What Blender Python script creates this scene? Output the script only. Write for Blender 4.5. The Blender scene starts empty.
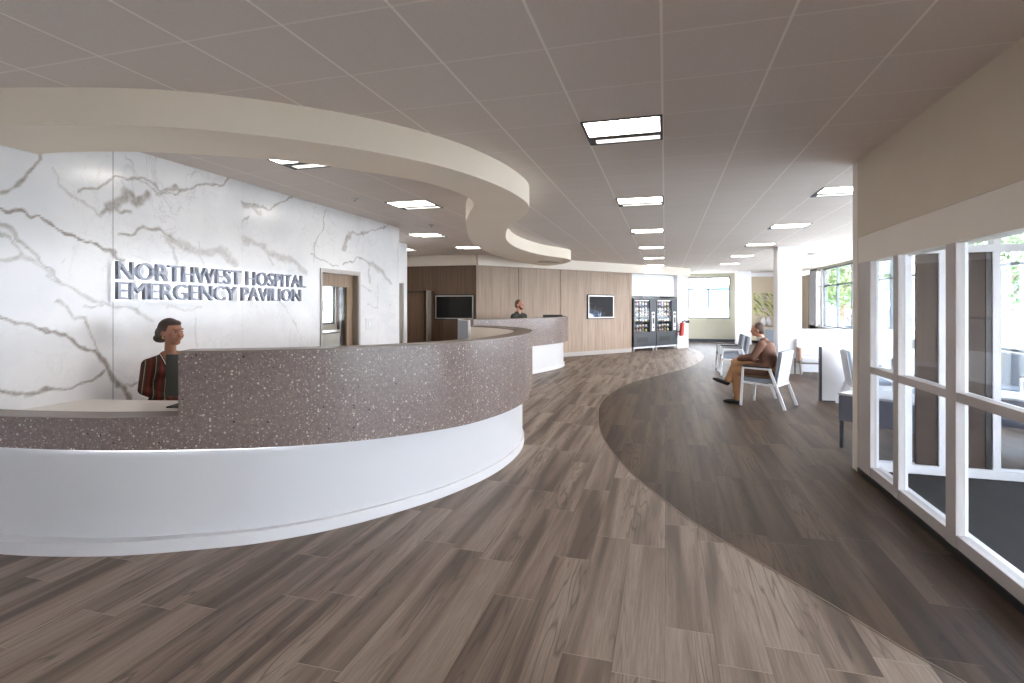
import bpy, bmesh, math, random
import numpy as np
from mathutils import Vector, Matrix, noise as mnoise
random.seed(7)
sc = bpy.context.scene
COL = sc.collection
PI = math.pi

# ------------------------------------------------------------------ camera
EYE = 1.625; CEIL = 3.029; YAW = math.radians(15.965)
cam_data = bpy.data.cameras.new('camera'); cam = bpy.data.objects.new('camera', cam_data); COL.objects.link(cam)
cam.location = (0, 0, EYE); cam.rotation_euler = (PI/2, 0, YAW)
cam_data.sensor_width = 36; cam_data.lens = 535/1024*36
cam_data.shift_y = -(341.5-305.1)/1024
cam_data.clip_end = 500
sc.camera = cam
# ------------------------------------------------------------------ world, exposure
world = bpy.data.worlds.new('world'); sc.world = world; world.use_nodes = True
nt = world.node_tree; nt.nodes.clear()
wo = nt.nodes.new('ShaderNodeOutputWorld'); wb = nt.nodes.new('ShaderNodeBackground')
tc = nt.nodes.new('ShaderNodeTexCoord'); sx = nt.nodes.new('ShaderNodeSeparateXYZ'); rp = nt.nodes.new('ShaderNodeValToRGB')
nt.links.new(tc.outputs['Generated'], sx.inputs[0]); nt.links.new(sx.outputs['Z'], rp.inputs[0])
rp.color_ramp.elements[0].position = 0.0; rp.color_ramp.elements[0].color = (0.97, 0.98, 1.0, 1)
rp.color_ramp.elements[1].position = 0.7; rp.color_ramp.elements[1].color = (0.76, 0.86, 1.0, 1)
nt.links.new(rp.outputs[0], wb.inputs[0]); wb.inputs[1].default_value = 9.0
nt.links.new(wb.outputs[0], wo.inputs[0])
sc.view_settings.view_transform = 'Standard'; sc.view_settings.look = 'None'
sc.view_settings.gamma = 1.0; sc.view_settings.use_curve_mapping = False
sc.view_settings.exposure = 1.15
sc.cycles.use_denoising = True
sc.cycles.max_bounces = 12; sc.cycles.diffuse_bounces = 8; sc.cycles.glossy_bounces = 3
sc.cycles.transparent_max_bounces = 12
sc.cycles.sample_clamp_indirect = 6
LAMP = 7.5          # strength of the recessed ceiling lights
STRIP = 1.2         # strength of the desk light strips
def portal(loc, rot, sx_, sy_):
    l = bpy.data.lights.new('window_portal', 'AREA'); l.shape = 'RECTANGLE'; l.size = sx_; l.size_y = sy_
    l.cycles.is_portal = True
    o = bpy.data.objects.new('window_portal', l); o.location = loc; o.rotation_euler = rot; COL.objects.link(o)
portal((5.75, 15.2, 1.95), (0, PI/2, 0), 2.2, 17.6)
portal((1.8, 25.5, 1.95), (-PI/2, 0, 0), 2.2, 2.0)

# ------------------------------------------------------------------ helpers
class MB:
    """collects boxes, bars, tubes, extrusions in one bmesh"""
    def __init__(s): s.bm = bmesh.new()
    def box(s, x0, x1, y0, y1, z0, z1, M=None, bev=0):
        n = bmesh.ops.create_cube(s.bm, size=1)['verts']
        T = Matrix.Translation(((x0+x1)/2, (y0+y1)/2, (z0+z1)/2)) @ Matrix.Diagonal((abs(x1-x0), abs(y1-y0), abs(z1-z0), 1))
        if M is not None: T = M @ T
        bmesh.ops.transform(s.bm, matrix=T, verts=n)
        if bev:
            ed = list({e for v in n for e in v.link_edges})
            bmesh.ops.bevel(s.bm, geom=ed, offset=bev, segments=2, affect='EDGES', profile=0.5)
        return s
    def bar(s, a, b, w, h, bev=0):
        a, b = Vector(a), Vector(b); d = b-a; L = d.length
        q = d.to_track_quat('Z', 'Y').to_matrix().to_4x4()
        return s.box(-w/2, w/2, -h/2, h/2, 0, L, Matrix.Translation(a) @ q, bev)
    def cyl(s, a, b, r0, r1=None, seg=16):
        r1 = r0 if r1 is None else r1
        a, b = Vector(a), Vector(b); d = b-a; L = d.length
        n = bmesh.ops.create_cone(s.bm, cap_ends=True, segments=seg, radius1=r0, radius2=r1, depth=L)['verts']
        q = d.to_track_quat('Z', 'Y').to_matrix().to_4x4()
        bmesh.ops.transform(s.bm, matrix=Matrix.Translation((a+b)/2) @ q, verts=n); return s
    def tube(s, pts, r, seg=8):
        for i in range(len(pts)-1): s.cyl(pts[i], pts[i+1], r, r, seg)
        return s
    def ell(s, c, r, M=None, seg=20, rings=12):
        n = bmesh.ops.create_uvsphere(s.bm, u_segments=seg, v_segments=rings, radius=1)['verts']
        T = Matrix.Translation(c) @ (M if M is not None else Matrix.Identity(4)) @ Matrix.Diagonal((r[0], r[1], r[2], 1))
        bmesh.ops.transform(s.bm, matrix=T, verts=n); return s
    def cap(s, a, b, r0, r1):
        s.cyl(a, b, r0, r1, 18); s.ell(a, (r0,)*3); s.ell(b, (r1,)*3); return s
    def poly(s, pts, z0, z1):
        """vertical prism over a closed 2-D outline"""
        lo = [s.bm.verts.new((p[0], p[1], z0)) for p in pts]; hi = [s.bm.verts.new((p[0], p[1], z1)) for p in pts]
        n = len(pts)
        for i in range(n): s.bm.faces.new((lo[i], lo[(i+1) % n], hi[(i+1) % n], hi[i]))
        f1 = s.bm.faces.new(list(reversed(lo))); f2 = s.bm.faces.new(hi)
        bmesh.ops.triangulate(s.bm, faces=[f1, f2]); return s
    def band(s, A, B, z0, z1):
        """solid strip between two open paths of equal length; z1 may be a list"""
        n = len(A); Z1 = z1 if isinstance(z1, (list, tuple)) else [z1]*n; Z0 = z0 if isinstance(z0, (list, tuple)) else [z0]*n
        v = [[s.bm.verts.new((A[i][0], A[i][1], Z0[i])), s.bm.verts.new((A[i][0], A[i][1], Z1[i])),
              s.bm.verts.new((B[i][0], B[i][1], Z1[i])), s.bm.verts.new((B[i][0], B[i][1], Z0[i]))] for i in range(n)]
        for i in range(n-1):
            a, b = v[i], v[i+1]
            for k in range(4):
                s.bm.faces.new((a[k], b[k], b[(k+1) % 4], a[(k+1) % 4]))
        s.bm.faces.new(v[0]); s.bm.faces.new(list(reversed(v[-1]))); return s
    def build(s, name, mat=None, parent=None, loc=None, smooth=False, keep=False):
        bmesh.ops.recalc_face_normals(s.bm, faces=s.bm.faces)
        me = bpy.data.meshes.new(name); s.bm.to_mesh(me); s.bm.free()
        if mat: me.materials.append(mat)
        if smooth:
            me.polygons.foreach_set('use_smooth', [True]*len(me.polygons))
            try: me.set_sharp_from_angle(angle=math.radians(38))
            except Exception: pass
        o = bpy.data.objects.new(name, me); COL.objects.link(o)
        if parent: o.parent = parent
        if loc: o.location = loc
        return o
def tag(o, label=None, cat=None, group=None, kind=None):
    if label: o['label'] = label
    if cat: o['category'] = cat
    if group: o['group'] = group
    if kind: o['kind'] = kind
    return o
def thing(name, label, cat, loc=(0, 0, 0), rz=0, group=None):
    o = bpy.data.objects.new(name, None); COL.objects.link(o); o.location = loc; o.rotation_euler = (0, 0, rz)
    o.empty_display_size = .1
    return tag(o, label, cat, group)
def struct(o): o['kind'] = 'structure'; return o
def kids(o): return [c for c in bpy.data.objects if c.parent == o]
def copy_tree(o, parent=None):
    c = o.copy(); COL.objects.link(c); c.parent = parent
    for ch in kids(o): copy_tree(ch, c)
    return c
def spline(P, n=8, closed=False):
    P = [Vector((p[0], p[1], 0)) for p in P]; out = []; N = len(P)
    for i in range(N if closed else N-1):
        g = lambda k: P[k % N] if closed else P[min(max(k, 0), N-1)]
        p0, p1, p2, p3 = g(i-1), g(i), g(i+1), g(i+2)
        for k in range(n):
            t = k/n
            q = .5*((2*p1)+(p2-p0)*t+(2*p0-5*p1+4*p2-p3)*t*t+(3*p1-p0-3*p2+p3)*t**3)
            out.append((q.x, q.y))
    if not closed: out.append((P[-1].x, P[-1].y))
    return out
def offset(P, d):
    """moves an open path to its left by d"""
    out = []
    for i in range(len(P)):
        a = Vector(P[max(i-1, 0)]); b = Vector(P[min(i+1, len(P)-1)]); t = (b-a).normalized()
        e = d[i] if isinstance(d, (list, tuple)) else d
        out.append((P[i][0]-t.y*e, P[i][1]+t.x*e))
    return out

# ------------------------------------------------------------------ materials
def s2l(c): return tuple(((v/255)/12.92 if v/255 <= .04045 else ((v/255+.055)/1.055)**2.4) for v in c)
def mat(name, rgb, rough=.6, metal=0, emit=None, es=1, spec=.5):
    m = bpy.data.materials.new(name); m.use_nodes = True; b = m.node_tree.nodes['Principled BSDF']
    b.inputs['Base Color'].default_value = (*s2l(rgb), 1); b.inputs['Roughness'].default_value = rough
    b.inputs['Metallic'].default_value = metal; b.inputs['Specular IOR Level'].default_value = spec
    if emit: b.inputs['Emission Color'].default_value = (*s2l(emit), 1); b.inputs['Emission Strength'].default_value = es
    return m
class NG:
    """tiny node-graph writer"""
    def __init__(s, m): s.m = m; s.t = m.node_tree; s.b = s.t.nodes['Principled BSDF']; s.co = s.t.nodes.new('ShaderNodeTexCoord').outputs['Object']
    def L(s, a, b): s.t.links.new(a, b)
    def n(s, kind, **kw):
        o = s.t.nodes.new(kind)
        for k, v in kw.items(): setattr(o, k, v)
        return o
    def put(s, inp, v):
        if isinstance(v, (int, float)): inp.default_value = v
        elif isinstance(v, tuple): inp.default_value = v
        else: s.L(v, inp)
    def math(s, op, a, b=0, c=None):
        o = s.n('ShaderNodeMath', operation=op); s.put(o.inputs[0], a); s.put(o.inputs[1], b)
        if c is not None: s.put(o.inputs[2], c)
        return o.outputs[0]
    def xyz(s, v=None):
        o = s.n('ShaderNodeSeparateXYZ'); s.L(v or s.co, o.inputs[0]); return o.outputs
    def vec(s, x, y, z=0):
        o = s.n('ShaderNodeCombineXYZ'); s.put(o.inputs[0], x); s.put(o.inputs[1], y); s.put(o.inputs[2], z); return o.outputs[0]
    def noise(s, v, scale, detail=3, rough=.5, dist=0):
        o = s.n('ShaderNodeTexNoise'); s.L(v, o.inputs['Vector']); o.inputs['Scale'].default_value = scale
        o.inputs['Detail'].default_value = detail; o.inputs['Roughness'].default_value = rough; o.inputs['Distortion'].default_value = dist
        return o.outputs['Fac']
    def wn(s, v):
        o = s.n('ShaderNodeTexWhiteNoise', noise_dimensions='3D'); s.L(v, o.inputs['Vector']); return o.outputs['Value']
    def ramp(s, f, stops):
        o = s.n('ShaderNodeValToRGB'); s.L(f, o.inputs[0]); e = o.color_ramp.elements
        while len(e) < len(stops): e.new(.5)
        for k, (p, c) in enumerate(stops): e[k].position = p; e[k].color = (*s2l(c), 1)
        return o.outputs[0]
    def mix(s, f, a, b, mode='MIX'):
        o = s.n('ShaderNodeMix', data_type='RGBA', blend_type=mode); s.put(o.inputs[0], f)
        for i, v in ((6, a), (7, b)):
            if isinstance(v, tuple): o.inputs[i].default_value = (*s2l(v), 1)
            else: s.L(v, o.inputs[i])
        return o.outputs[2]
    def bump(s, h, st=.2, d=.01):
        o = s.n('ShaderNodeBump'); o.inputs['Strength'].default_value = st; o.inputs['Distance'].default_value = d
        s.L(h, o.inputs['Height']); s.L(o.outputs[0], s.b.inputs['Normal'])
    def col(s, c): s.L(c, s.b.inputs['Base Color'])

def painted(name, rgb, rough=.75, var=5):
    m = mat(name, rgb, rough); g = NG(m)
    c1 = tuple(max(0, v-var) for v in rgb); g.col(g.ramp(g.noise(g.co, 1.3, 4), [(.3, c1), (.7, rgb)])); return m
M = {}
M['cream'] = painted('cream_paint', (226, 217, 206))
M['header_tan'] = painted('tan_paint', (208, 196, 178))
M['frame_tan'] = painted('pale_frame', (226, 218, 208), .5)
M['white'] = painted('white_paint', (236, 237, 240))
M['white2'] = painted('off_white_paint', (222, 222, 222))
M['beige'] = painted('beige_paint', (196, 192, 172))
M['tan'] = painted('tan_wall_paint', (196, 181, 158))
M['grey'] = painted('grey_paint', (178, 176, 180))
M['soffit'] = painted('soffit_paint', (246, 235, 218), .8, 3)
M['white_lac'] = mat('white_lacquer', (208, 207, 209), .3)
M['plinth'] = mat('plinth_white', (216, 215, 216), .35)
M['worktop'] = painted('pale_worktop', (238, 232, 226), .35, 4)
M['cap'] = painted('brown_ledge', (122, 107, 98), .35, 6)
M['metal_w'] = mat('white_metal', (232, 233, 238), .35)
M['black'] = mat('black_plastic', (22, 22, 24), .4)
M['dark'] = mat('dark_brown_panel', (70, 57, 50), .5, spec=.25)
M['darkmetal'] = mat('dark_metal', (70, 76, 84), .45, .3)
M['winframe'] = mat('grey_window_frame', (92, 98, 102), .5)
M['silver'] = mat('silver_frame', (196, 194, 190), .35, .4)
M['screen'] = mat('black_screen', (9, 9, 10), .12)
M['fabric'] = painted('grey_fabric', (140, 149, 162), .95, 10)
M['fabric_pale'] = painted('pale_grey_fabric', (206, 208, 214), .95, 5)
M['fabric_dark'] = painted('slate_fabric', (118, 124, 140), .95, 10)
M['mat'] = painted('black_entrance_mat', (15, 15, 17), .95, 3)
M['mullion'] = painted('taupe_mullion', (188, 182, 180), .5)
M['skirting'] = painted('grey_skirting', (168, 160, 156), .5)
M['led'] = mat('led_strip', (255, 255, 255), .5, 0, (240, 245, 255), STRIP)
M['lamp'] = mat('lamp_diffuser', (255, 255, 255), .5, 0, (255, 247, 236), LAMP)
M['lampdim'] = mat('lamp_side_reflector', (235, 235, 235), .4, 0, (255, 247, 236), LAMP*.10)
M['red'] = mat('red_enamel', (176, 48, 40), .4)

def ceiling_mat():
    m = mat('ceiling_tiles', (210, 203, 198), .9); g = NG(m); x, y, z = g.xyz()
    T = .6105
    def line(v, off):
        f = g.math('FRACT', g.math('DIVIDE', g.math('SUBTRACT', v, off), T))
        d = g.math('MINIMUM', f, g.math('SUBTRACT', 1.0, f))
        return g.math('LESS_THAN', d, .0125)
    l = g.math('MAXIMUM', line(x, -.0177), g.math('MULTIPLY', line(y, 2.8708), .5))
    cell = g.wn(g.vec(g.math('FLOOR', g.math('DIVIDE', g.math('ADD', x, .0177), T)), g.math('FLOOR', g.math('DIVIDE', g.math('SUBTRACT', y, 2.8708), T))))
    fine = g.noise(g.co, 60, 3, .7)
    base = g.mix(cell, (226, 216, 208), (231, 222, 215))
    base = g.mix(fine, base, (214, 204, 197)); base = g.mix(.35, base, base)
    g.col(g.mix(l, base, (244, 238, 232))); g.bump(fine, .12, .002); return m
M['ceiling'] = ceiling_mat()

def floor_mat(name, ca, cb, cc, gap):
    m = mat(name, ca, .38, spec=.45 if ca[0] > 100 else .2); g = NG(m); x, y, z = g.xyz()
    W, Ln = .23, 1.32
    xs = g.math('DIVIDE', x, W); row = g.math('FLOOR', xs); fx = g.math('FRACT', xs)
    off = g.math('MULTIPLY', g.wn(g.vec(row, 3.1, 0)), 1.0)
    ys = g.math('ADD', g.math('DIVIDE', y, Ln), off); col = g.math('FLOOR', ys); fy = g.math('FRACT', ys)
    rnd = g.wn(g.vec(row, col, 5.0)); rnd2 = g.wn(g.vec(row, col, 9.0))
    gx = g.math('MULTIPLY', g.math('ADD', x, g.math('MULTIPLY', rnd, 7.0)), 7.0)
    gy = g.math('MULTIPLY', g.math('ADD', y, g.math('MULTIPLY', rnd2, 9.0)), .42)
    v = g.vec(gx, gy, rnd)
    broad = g.noise(v, 1.0, 2, .5, .3)
    rings = g.noise(v, .9, 3, .45, .35)
    cat = g.math('FRACT', g.math('MULTIPLY', rings, 17.0))
    cat = g.math('ABSOLUTE', g.math('SUBTRACT', cat, .5))
    fine = g.noise(g.vec(g.math('MULTIPLY', x, 60.0), g.math('MULTIPLY', y, 2.2), rnd), 1.6, 4, .7)
    c = g.ramp(broad, [(.36, cb), (.5, ca), (.62, cc)])
    mask = g.ramp(g.noise(g.vec(gx, gy, 2.0), .7, 1), [(.42, (0, 0, 0)), (.58, (255, 255, 255))])
    catl = g.ramp(cat, [(.0, (255, 255, 255)), (.17, (0, 0, 0))])
    mul = g.mix(1.0, mask, catl, 'MULTIPLY')
    dk = tuple(int(v_*.62) for v_ in cb)
    c = g.mix(g.math('MULTIPLY', mul, .62), c, dk)
    c = g.mix(g.ramp(fine, [(.42, (150, 150, 150)), (.62, (0, 0, 0))]), c, tuple(int(v_*.8) for v_ in cb))
    c = g.mix(g.math('MULTIPLY', rnd, .22), c, tuple(int(v_*.80) for v_ in cb))
    ex = g.math('LESS_THAN', g.math('MINIMUM', fx, g.math('SUBTRACT', 1.0, fx)), .006)
    ey = g.math('LESS_THAN', g.math('MINIMUM', fy, g.math('SUBTRACT', 1.0, fy)), .0013)
    c = g.mix(g.math('MULTIPLY', ex, .5), c, dk)
    c = g.mix(g.math('MULTIPLY', ey, .8), c, gap)
    g.col(c); g.bump(fine, .12, .003)
    g.put(g.b.inputs['Roughness'], g.math('ADD', g.math('MULTIPLY', fine, .2), .42)); return m
M['floor'] = floor_mat('light_plank_floor', (140, 121, 107), (98, 81, 69), (162, 144, 129), (174, 158, 142))
M['floor_dark'] = floor_mat('dark_plank_floor', (80, 63, 50), (60, 46, 36), (97, 79, 64), (110, 94, 80))

def wood_mat(name, ca, cb, horiz=(0, 1)):
    m = mat(name, ca, .5); g = NG(m); x, y, z = g.xyz()
    u = g.math('ADD', g.math('MULTIPLY', x, horiz[0]), g.math('MULTIPLY', y, horiz[1]))
    n1 = g.noise(g.vec(g.math('MULTIPLY', u, 22.0), g.math('MULTIPLY', z, .7), 0), 1, 4, .6)
    n2 = g.noise(g.vec(g.math('MULTIPLY', u, 90.0), g.math('MULTIPLY', z, 2.0), 4), 1, 2, .6)
    c = g.ramp(n1, [(.32, cb), (.65, ca)]); c = g.mix(g.math('MULTIPLY', n2, .4), c, cb)
    g.col(c); g.bump(n1, .1, .004); return m
M['wood'] = wood_mat('oak_panelling', (170, 147, 127), (138, 116, 98), (.615, .788))
M['wood_dark'] = wood_mat('walnut_panelling', (112, 88, 70), (84, 64, 50), (1, 0))
M['wood_door'] = wood_mat('door_veneer', (170, 146, 122), (140, 116, 95), (0, 1))
M['jamb'] = painted('door_jamb', (140, 130, 120), .5)

def terrazzo():
    m = mat('terrazzo', (120, 104, 98), .26); g = NG(m)
    base = g.ramp(g.noise(g.co, 40, 3, .7), [(.3, (112, 97, 92)), (.7, (136, 121, 116))])
    def chips(scale, frac, size):
        v = g.n('ShaderNodeTexVoronoi'); g.L(g.co, v.inputs['Vector']); v.inputs['Scale'].default_value = scale
        sel = g.n('ShaderNodeSeparateColor'); g.L(v.outputs['Color'], sel.inputs[0])
        return g.math('MULTIPLY', g.math('LESS_THAN', v.outputs['Distance'], g.math('MULTIPLY', sel.outputs[1], size)), g.math('LESS_THAN', sel.outputs[0], frac)), sel.outputs[2]
    a, ca = chips(84, .5, .45); base = g.mix(g.math('MULTIPLY', a, .7), base, g.ramp(ca, [(0, (176, 160, 150)), (1, (206, 196, 188))]))
    b_, cb = chips(50, .24, .42); base = g.mix(g.math('MULTIPLY', b_, .75), base, (212, 202, 194))
    d, cd = chips(38, .10, .3); base = g.mix(d, base, (50, 42, 40))
    g.col(base); return m
M['terrazzo'] = terrazzo()

def glass_mat(name, tint=(1, 1, 1), refl=.035):
    m = bpy.data.materials.new(name); m.use_nodes = True; t = m.node_tree; t.nodes.clear()
    o = t.nodes.new('ShaderNodeOutputMaterial'); a = t.nodes.new('ShaderNodeBsdfTransparent'); a.inputs[0].default_value = (*tint, 1)
    b = t.nodes.new('ShaderNodeBsdfGlossy'); b.inputs['Roughness'].default_value = .02
    f = t.nodes.new('ShaderNodeLayerWeight'); f.inputs[0].default_value = .5
    p = t.nodes.new('ShaderNodeMath'); p.operation = 'POWER'; t.links.new(f.outputs['Facing'], p.inputs[0]); p.inputs[1].default_value = 5
    q = t.nodes.new('ShaderNodeMath'); q.operation = 'MULTIPLY_ADD'; t.links.new(p.outputs[0], q.inputs[0]); q.inputs[1].default_value = .6; q.inputs[2].default_value = refl
    x = t.nodes.new('ShaderNodeMixShader'); t.links.new(q.outputs[0], x.inputs[0]); t.links.new(a.outputs[0], x.inputs[1]); t.links.new(b.outputs[0], x.inputs[2])
    t.links.new(x.outputs[0], o.inputs[0]); return m
M['glass'] = glass_mat('clear_glass', (.93, .95, .97))
M['glass_ext'] = glass_mat('window_glass', (.97, .98, .99))

# ------------------------------------------------------------------ floor and ceiling
MX = -4.63     # face of the marble wall
XW = 5.6       # outer window wall
f = MB(); f.box(-7.45, 5.75, -3, 25.5, -.12, 0); struct(f.build('floor', M['floor']))
curve = spline([(1.9, 1.9), (1.24, 2.75), (1.08, 2.95), (.85, 3.29), (.25, 4.15), (-.01, 4.64), (-.31, 5.28), (-.58, 6.07), (-.79, 6.87), (-.95, 7.95), (-1.02, 8.94), (-.94, 10.1), (-.67, 11.46), (-.09, 12.94), (.56, 14.6), (1.0, 16.5), (1.19, 18.2), (1.16, 20.0), (.9, 21.5)], 6)
f = MB(); f.poly(curve + [(.9, 25.3), (5.6, 25.3), (5.6, 1.9)], 0.0, .003); d = f.build('floor_dark', M['floor_dark']); struct(d)
f = MB(); f.band(offset(curve, .004), offset(curve, -.004), 0, .0035); struct(f.build('trim_1', mat('floor_trim', (136, 120, 106), .5)))
f = MB(); f.box(-7.45, 5.75, -3, 25.5, CEIL, CEIL+.15); struct(f.build('ceiling', M['ceiling']))
f = MB(); f.box(-7.45, 2.0, -3.15, -3, 0, CEIL); struct(f.build('wall_back', M['cream']))  # unseen wall behind the camera, added to keep the near area dim

# ------------------------------------------------------------------ marble wall
VEINS = [  # width in metres, darkness, pixel-traced points given as (y, z) on the wall
]
Fp = 535.; TH = YAW; cs, sn = math.cos(TH), math.sin(TH)
def wall_pt(px, py):
    a = (px-512)/Fp; t = MX/(a*cs-sn); return (t*(a*sn+cs), EYE+(305.1-py)*t/Fp)
def V(w, k, *p): VEINS.append((w, k, [wall_pt(*q) for q in p]))
V(.010, .85, (-40, 196), (0, 206.6), (23.5, 211.8), (58.6, 229.4), (85, 239.7), (112.8, 253), (126, 259))
V(.022, .6, (41, 153.5), (29, 165), (28, 177), (16, 188.4), (0, 197), (-30, 203))
V(.018, .5, (79, 192.8), (99.6, 192.8), (114, 181), (129, 176), (143.6, 175), (155, 182.5), (160, 191), (176, 187), (190.5, 190), (205, 184), (218, 185), (231.5, 178))
V(.012, .45, (129, 176), (146, 182), (158, 193), (170, 192), (184, 189))
V(.07, .55, (111, 209), (123, 200), (126, 192), (133, 204), (149.5, 197))
V(.02, .5, (103, 216), (111, 209), (128, 214))
V(.02, .6, (117, 232.4), (129, 232.4), (140.6, 223.6), (158, 229.4), (176, 238))
V(.10, .36, (168, 236), (182, 244), (199, 250), (223, 251.4), (234, 261.7))
V(.035, .33, (161, 232), (173, 250), (179, 267.5))
V(.02, .75, (-30, 305), (0, 312), (17.6, 324), (52.7, 331), (70, 341.5), (96.7, 351.8), (101, 359), (108.4, 373.8))
V(.04, .7, (101, 356), (108.4, 373.8), (129, 397), (140, 412))
V(.018, .6, (-20, 390), (0, 392.8), (20.5, 397), (52.7, 391), (82, 382.5), (101, 372))
V(.03, .38, (44, 278), (58, 283), (85, 297.6), (111, 306), (129, 308), (152, 319.5))
V(.02, .45, (55.7, 303.4), (73, 321), (88, 321), (96.7, 338.6), (101, 356))
V(.012, .4, (88, 309), (102, 308)); V(.02, .5, (126, 385.5), (137.7, 382.5), (143, 386))
V(.025, .5, (-20, 214), (0, 220.6), (11.7, 226.5), (26.4, 244), (44, 267.5), (58.6, 281))
V(.016, .45, (0, 232), (12, 236), (23, 256), (10, 262), (0, 262)); V(.03, .35, (5, 262), (22, 258), (34, 262), (48, 276))
V(.010, .3, (50, 168), (67, 191), (94, 209), (104, 218))
V(.008, .25, (128, 158), (137, 178)); V(.012, .28, (170, 305), (190, 310), (200, 308)); V(.01, .25, (196, 318), (198, 345))
V(.022, .5, (243, 200), (250, 205), (264, 206), (269.5, 211), (282, 202), (289, 200), (299, 197), (305, 199))
V(.05, .4, (244, 203), (255, 208), (262, 212)); V(.015, .45, (244, 218), (249, 216))
V(.012, .4, (325.6, 206), (323, 228), (313.4, 245), (313.4, 262))
V(.09, .33, (243, 241), (250, 241), (264.6, 247.4), (279, 259.6), (294, 262), (306, 272)); V(.03, .3, (266, 250), (272, 266))
V(.09, .42, (344, 250), (346, 238), (352, 234)); V(.02, .45, (347.6, 232.7), (358, 235), (372, 231.5), (380, 229), (390, 224))
V(.02, .5, (343, 262), (348, 262), (357, 257), (368.6, 262)); V(.09, .33, (368.6, 262), (380, 269.6), (390.5, 282)); V(.04, .3, (369, 268), (371, 282))
V(.010, .5, (310, 255), (324.6, 259), (338, 267)); V(.014, .3, (362, 286), (371, 291)); V(.012, .3, (378, 285), (378, 306), (368, 305)); V(.012, .28, (200, 240), (208, 300))
V(.012, .25, (270, 290), (284, 308), (300, 330)); V(.01, .3, (398, 240), (397.5, 262))
def marble_wall():
    y0, y1, z0, z1, st = 1.0, 8.75, 0.0, CEIL, .0135
    ny, nz = int((y1-y0)/st)+1, int((z1-z0)/st)+1
    ys = np.linspace(y0, y1, ny); zs = np.linspace(z0, z1, nz)
    def snap(a, v): a[np.argmin(abs(a-v))] = v
    snap(ys, 6.44); snap(ys, 7.45); snap(zs, 2.145)
    Y, Z = np.meshgrid(ys, zs, indexing='ij')
    rng = np.random.RandomState(3)
    def vn(X, Yy, fr, seed):      # cheap value noise
        r = np.random.RandomState(seed).rand(64, 64); u = X*fr; v = Yy*fr
        i, j = np.floor(u).astype(int), np.floor(v).astype(int); a, b = u-i, v-j; a = a*a*(3-2*a); b = b*b*(3-2*b)
        R = lambda p, q: r[p % 64, q % 64]
        return (R(i, j)*(1-a)+R(i+1, j)*a)*(1-b)+(R(i, j+1)*(1-a)+R(i+1, j+1)*a)*b
    wy = Y+(vn(Y, Z, 7, 1)-.5)*.07+(vn(Y, Z, 20, 2)-.5)*.03
    wz = Z+(vn(Y, Z, 7, 3)-.5)*.07+(vn(Y, Z, 20, 4)-.5)*.03
    wid = .45+1.1*vn(Y, Z, 5, 5)
    A = np.zeros_like(Y)
    for w, k, pts in VEINS:
        for (a0, b0), (a1, b1) in zip(pts[:-1], pts[1:]):
            dx, dz = a1-a0, b1-b0; L2 = dx*dx+dz*dz+1e-9
            t = np.clip(((wy-a0)*dx+(wz-b0)*dz)/L2, 0, 1)
            d = np.hypot(wy-a0-t*dx, wz-b0-t*dz)
            A = np.maximum(A, k*np.clip(1.6-1.35*d/(w*wid*.42+.006), 0, 1))
    me = bpy.data.meshes.new('wall_left')
    idx = np.arange(ny*nz).reshape(ny, nz)
    co = np.stack([np.full(ny*nz, MX), Y.ravel(), Z.ravel()], 1)
    q = np.stack([idx[:-1, :-1], idx[1:, :-1], idx[1:, 1:], idx[:-1, 1:]], -1).reshape(-1, 4)
    cy = (Y[:-1, :-1]+Y[1:, 1:])/2; cz = (Z[:-1, :-1]+Z[1:, 1:])/2
    keep = ~((cy > 6.44) & (cy < 7.45) & (cz < 2.145)).ravel()
    q = q[keep]
    me.from_pydata(co.tolist(), [], q.tolist()); me.update()
    at = me.attributes.new('vein', 'FLOAT', 'POINT'); at.data.foreach_set('value', A.ravel().astype(np.float32))
    m = mat('white_marble', (232, 232, 234), .18); g = NG(m); x, y, z = g.xyz()
    av = g.n('ShaderNodeAttribute', attribute_name='vein').outputs['Fac']
    fine = g.noise(g.co, 16, 6, .75, .8)
    k = g.math('MULTIPLY', av, g.math('ADD', -.35, g.math('MULTIPLY', fine, 3.1)))
    cloud = g.noise(g.co, 1.1, 4, .6, .6)
    c = g.ramp(cloud, [(.35, (226, 226, 229)), (.6, (238, 237, 238))])
    hair = g.math('ABSOLUTE', g.math('SUBTRACT', g.noise(g.co, 1.7, 5, .6, 1.2), .5))
    msk = g.ramp(g.noise(g.co, .9, 3, .6), [(.44, (0, 0, 0)), (.6, (255, 255, 255))])
    h1 = g.ramp(hair, [(.0, (150, 150, 150)), (.010, (0, 0, 0))])
    c = g.mix(g.mix(1.0, h1, msk, 'MULTIPLY'), c, (168, 158, 152))
    hair2 = g.math('ABSOLUTE', g.math('SUBTRACT', g.noise(g.vec(g.math('ADD', y, 11.0), g.math('MULTIPLY', z, 1.4), x), 2.6, 6, .68, 1.6), .5))
    h2 = g.ramp(hair2, [(.0, (110, 110, 110)), (.016, (0, 0, 0))])
    c = g.mix(g.mix(1.0, h2, g.ramp(g.noise(g.co, 1.6, 3, .6), [(.5, (0, 0, 0)), (.62, (255, 255, 255))]), 'MULTIPLY'), c, (150, 140, 132))
    c = g.mix(g.math('MAXIMUM', g.math('MINIMUM', k, .9), 0.0), c, (144, 134, 126))
    fs = g.math('FRACT', g.math('DIVIDE', g.math('SUBTRACT', y, 3.53), 1.49))
    sm = g.math('LESS_THAN', g.math('MINIMUM', fs, g.math('SUBTRACT', 1.0, fs)), .0028)
    s1 = g.math('LESS_THAN', g.math('ABSOLUTE', g.math('SUBTRACT', y, 3.53)), .006)
    c = g.mix(g.math('ADD', g.math('MULTIPLY', sm, .12), g.math('MULTIPLY', s1, .5)), c, (140, 134, 130))
    g.col(c); me.materials.append(m)
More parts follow.
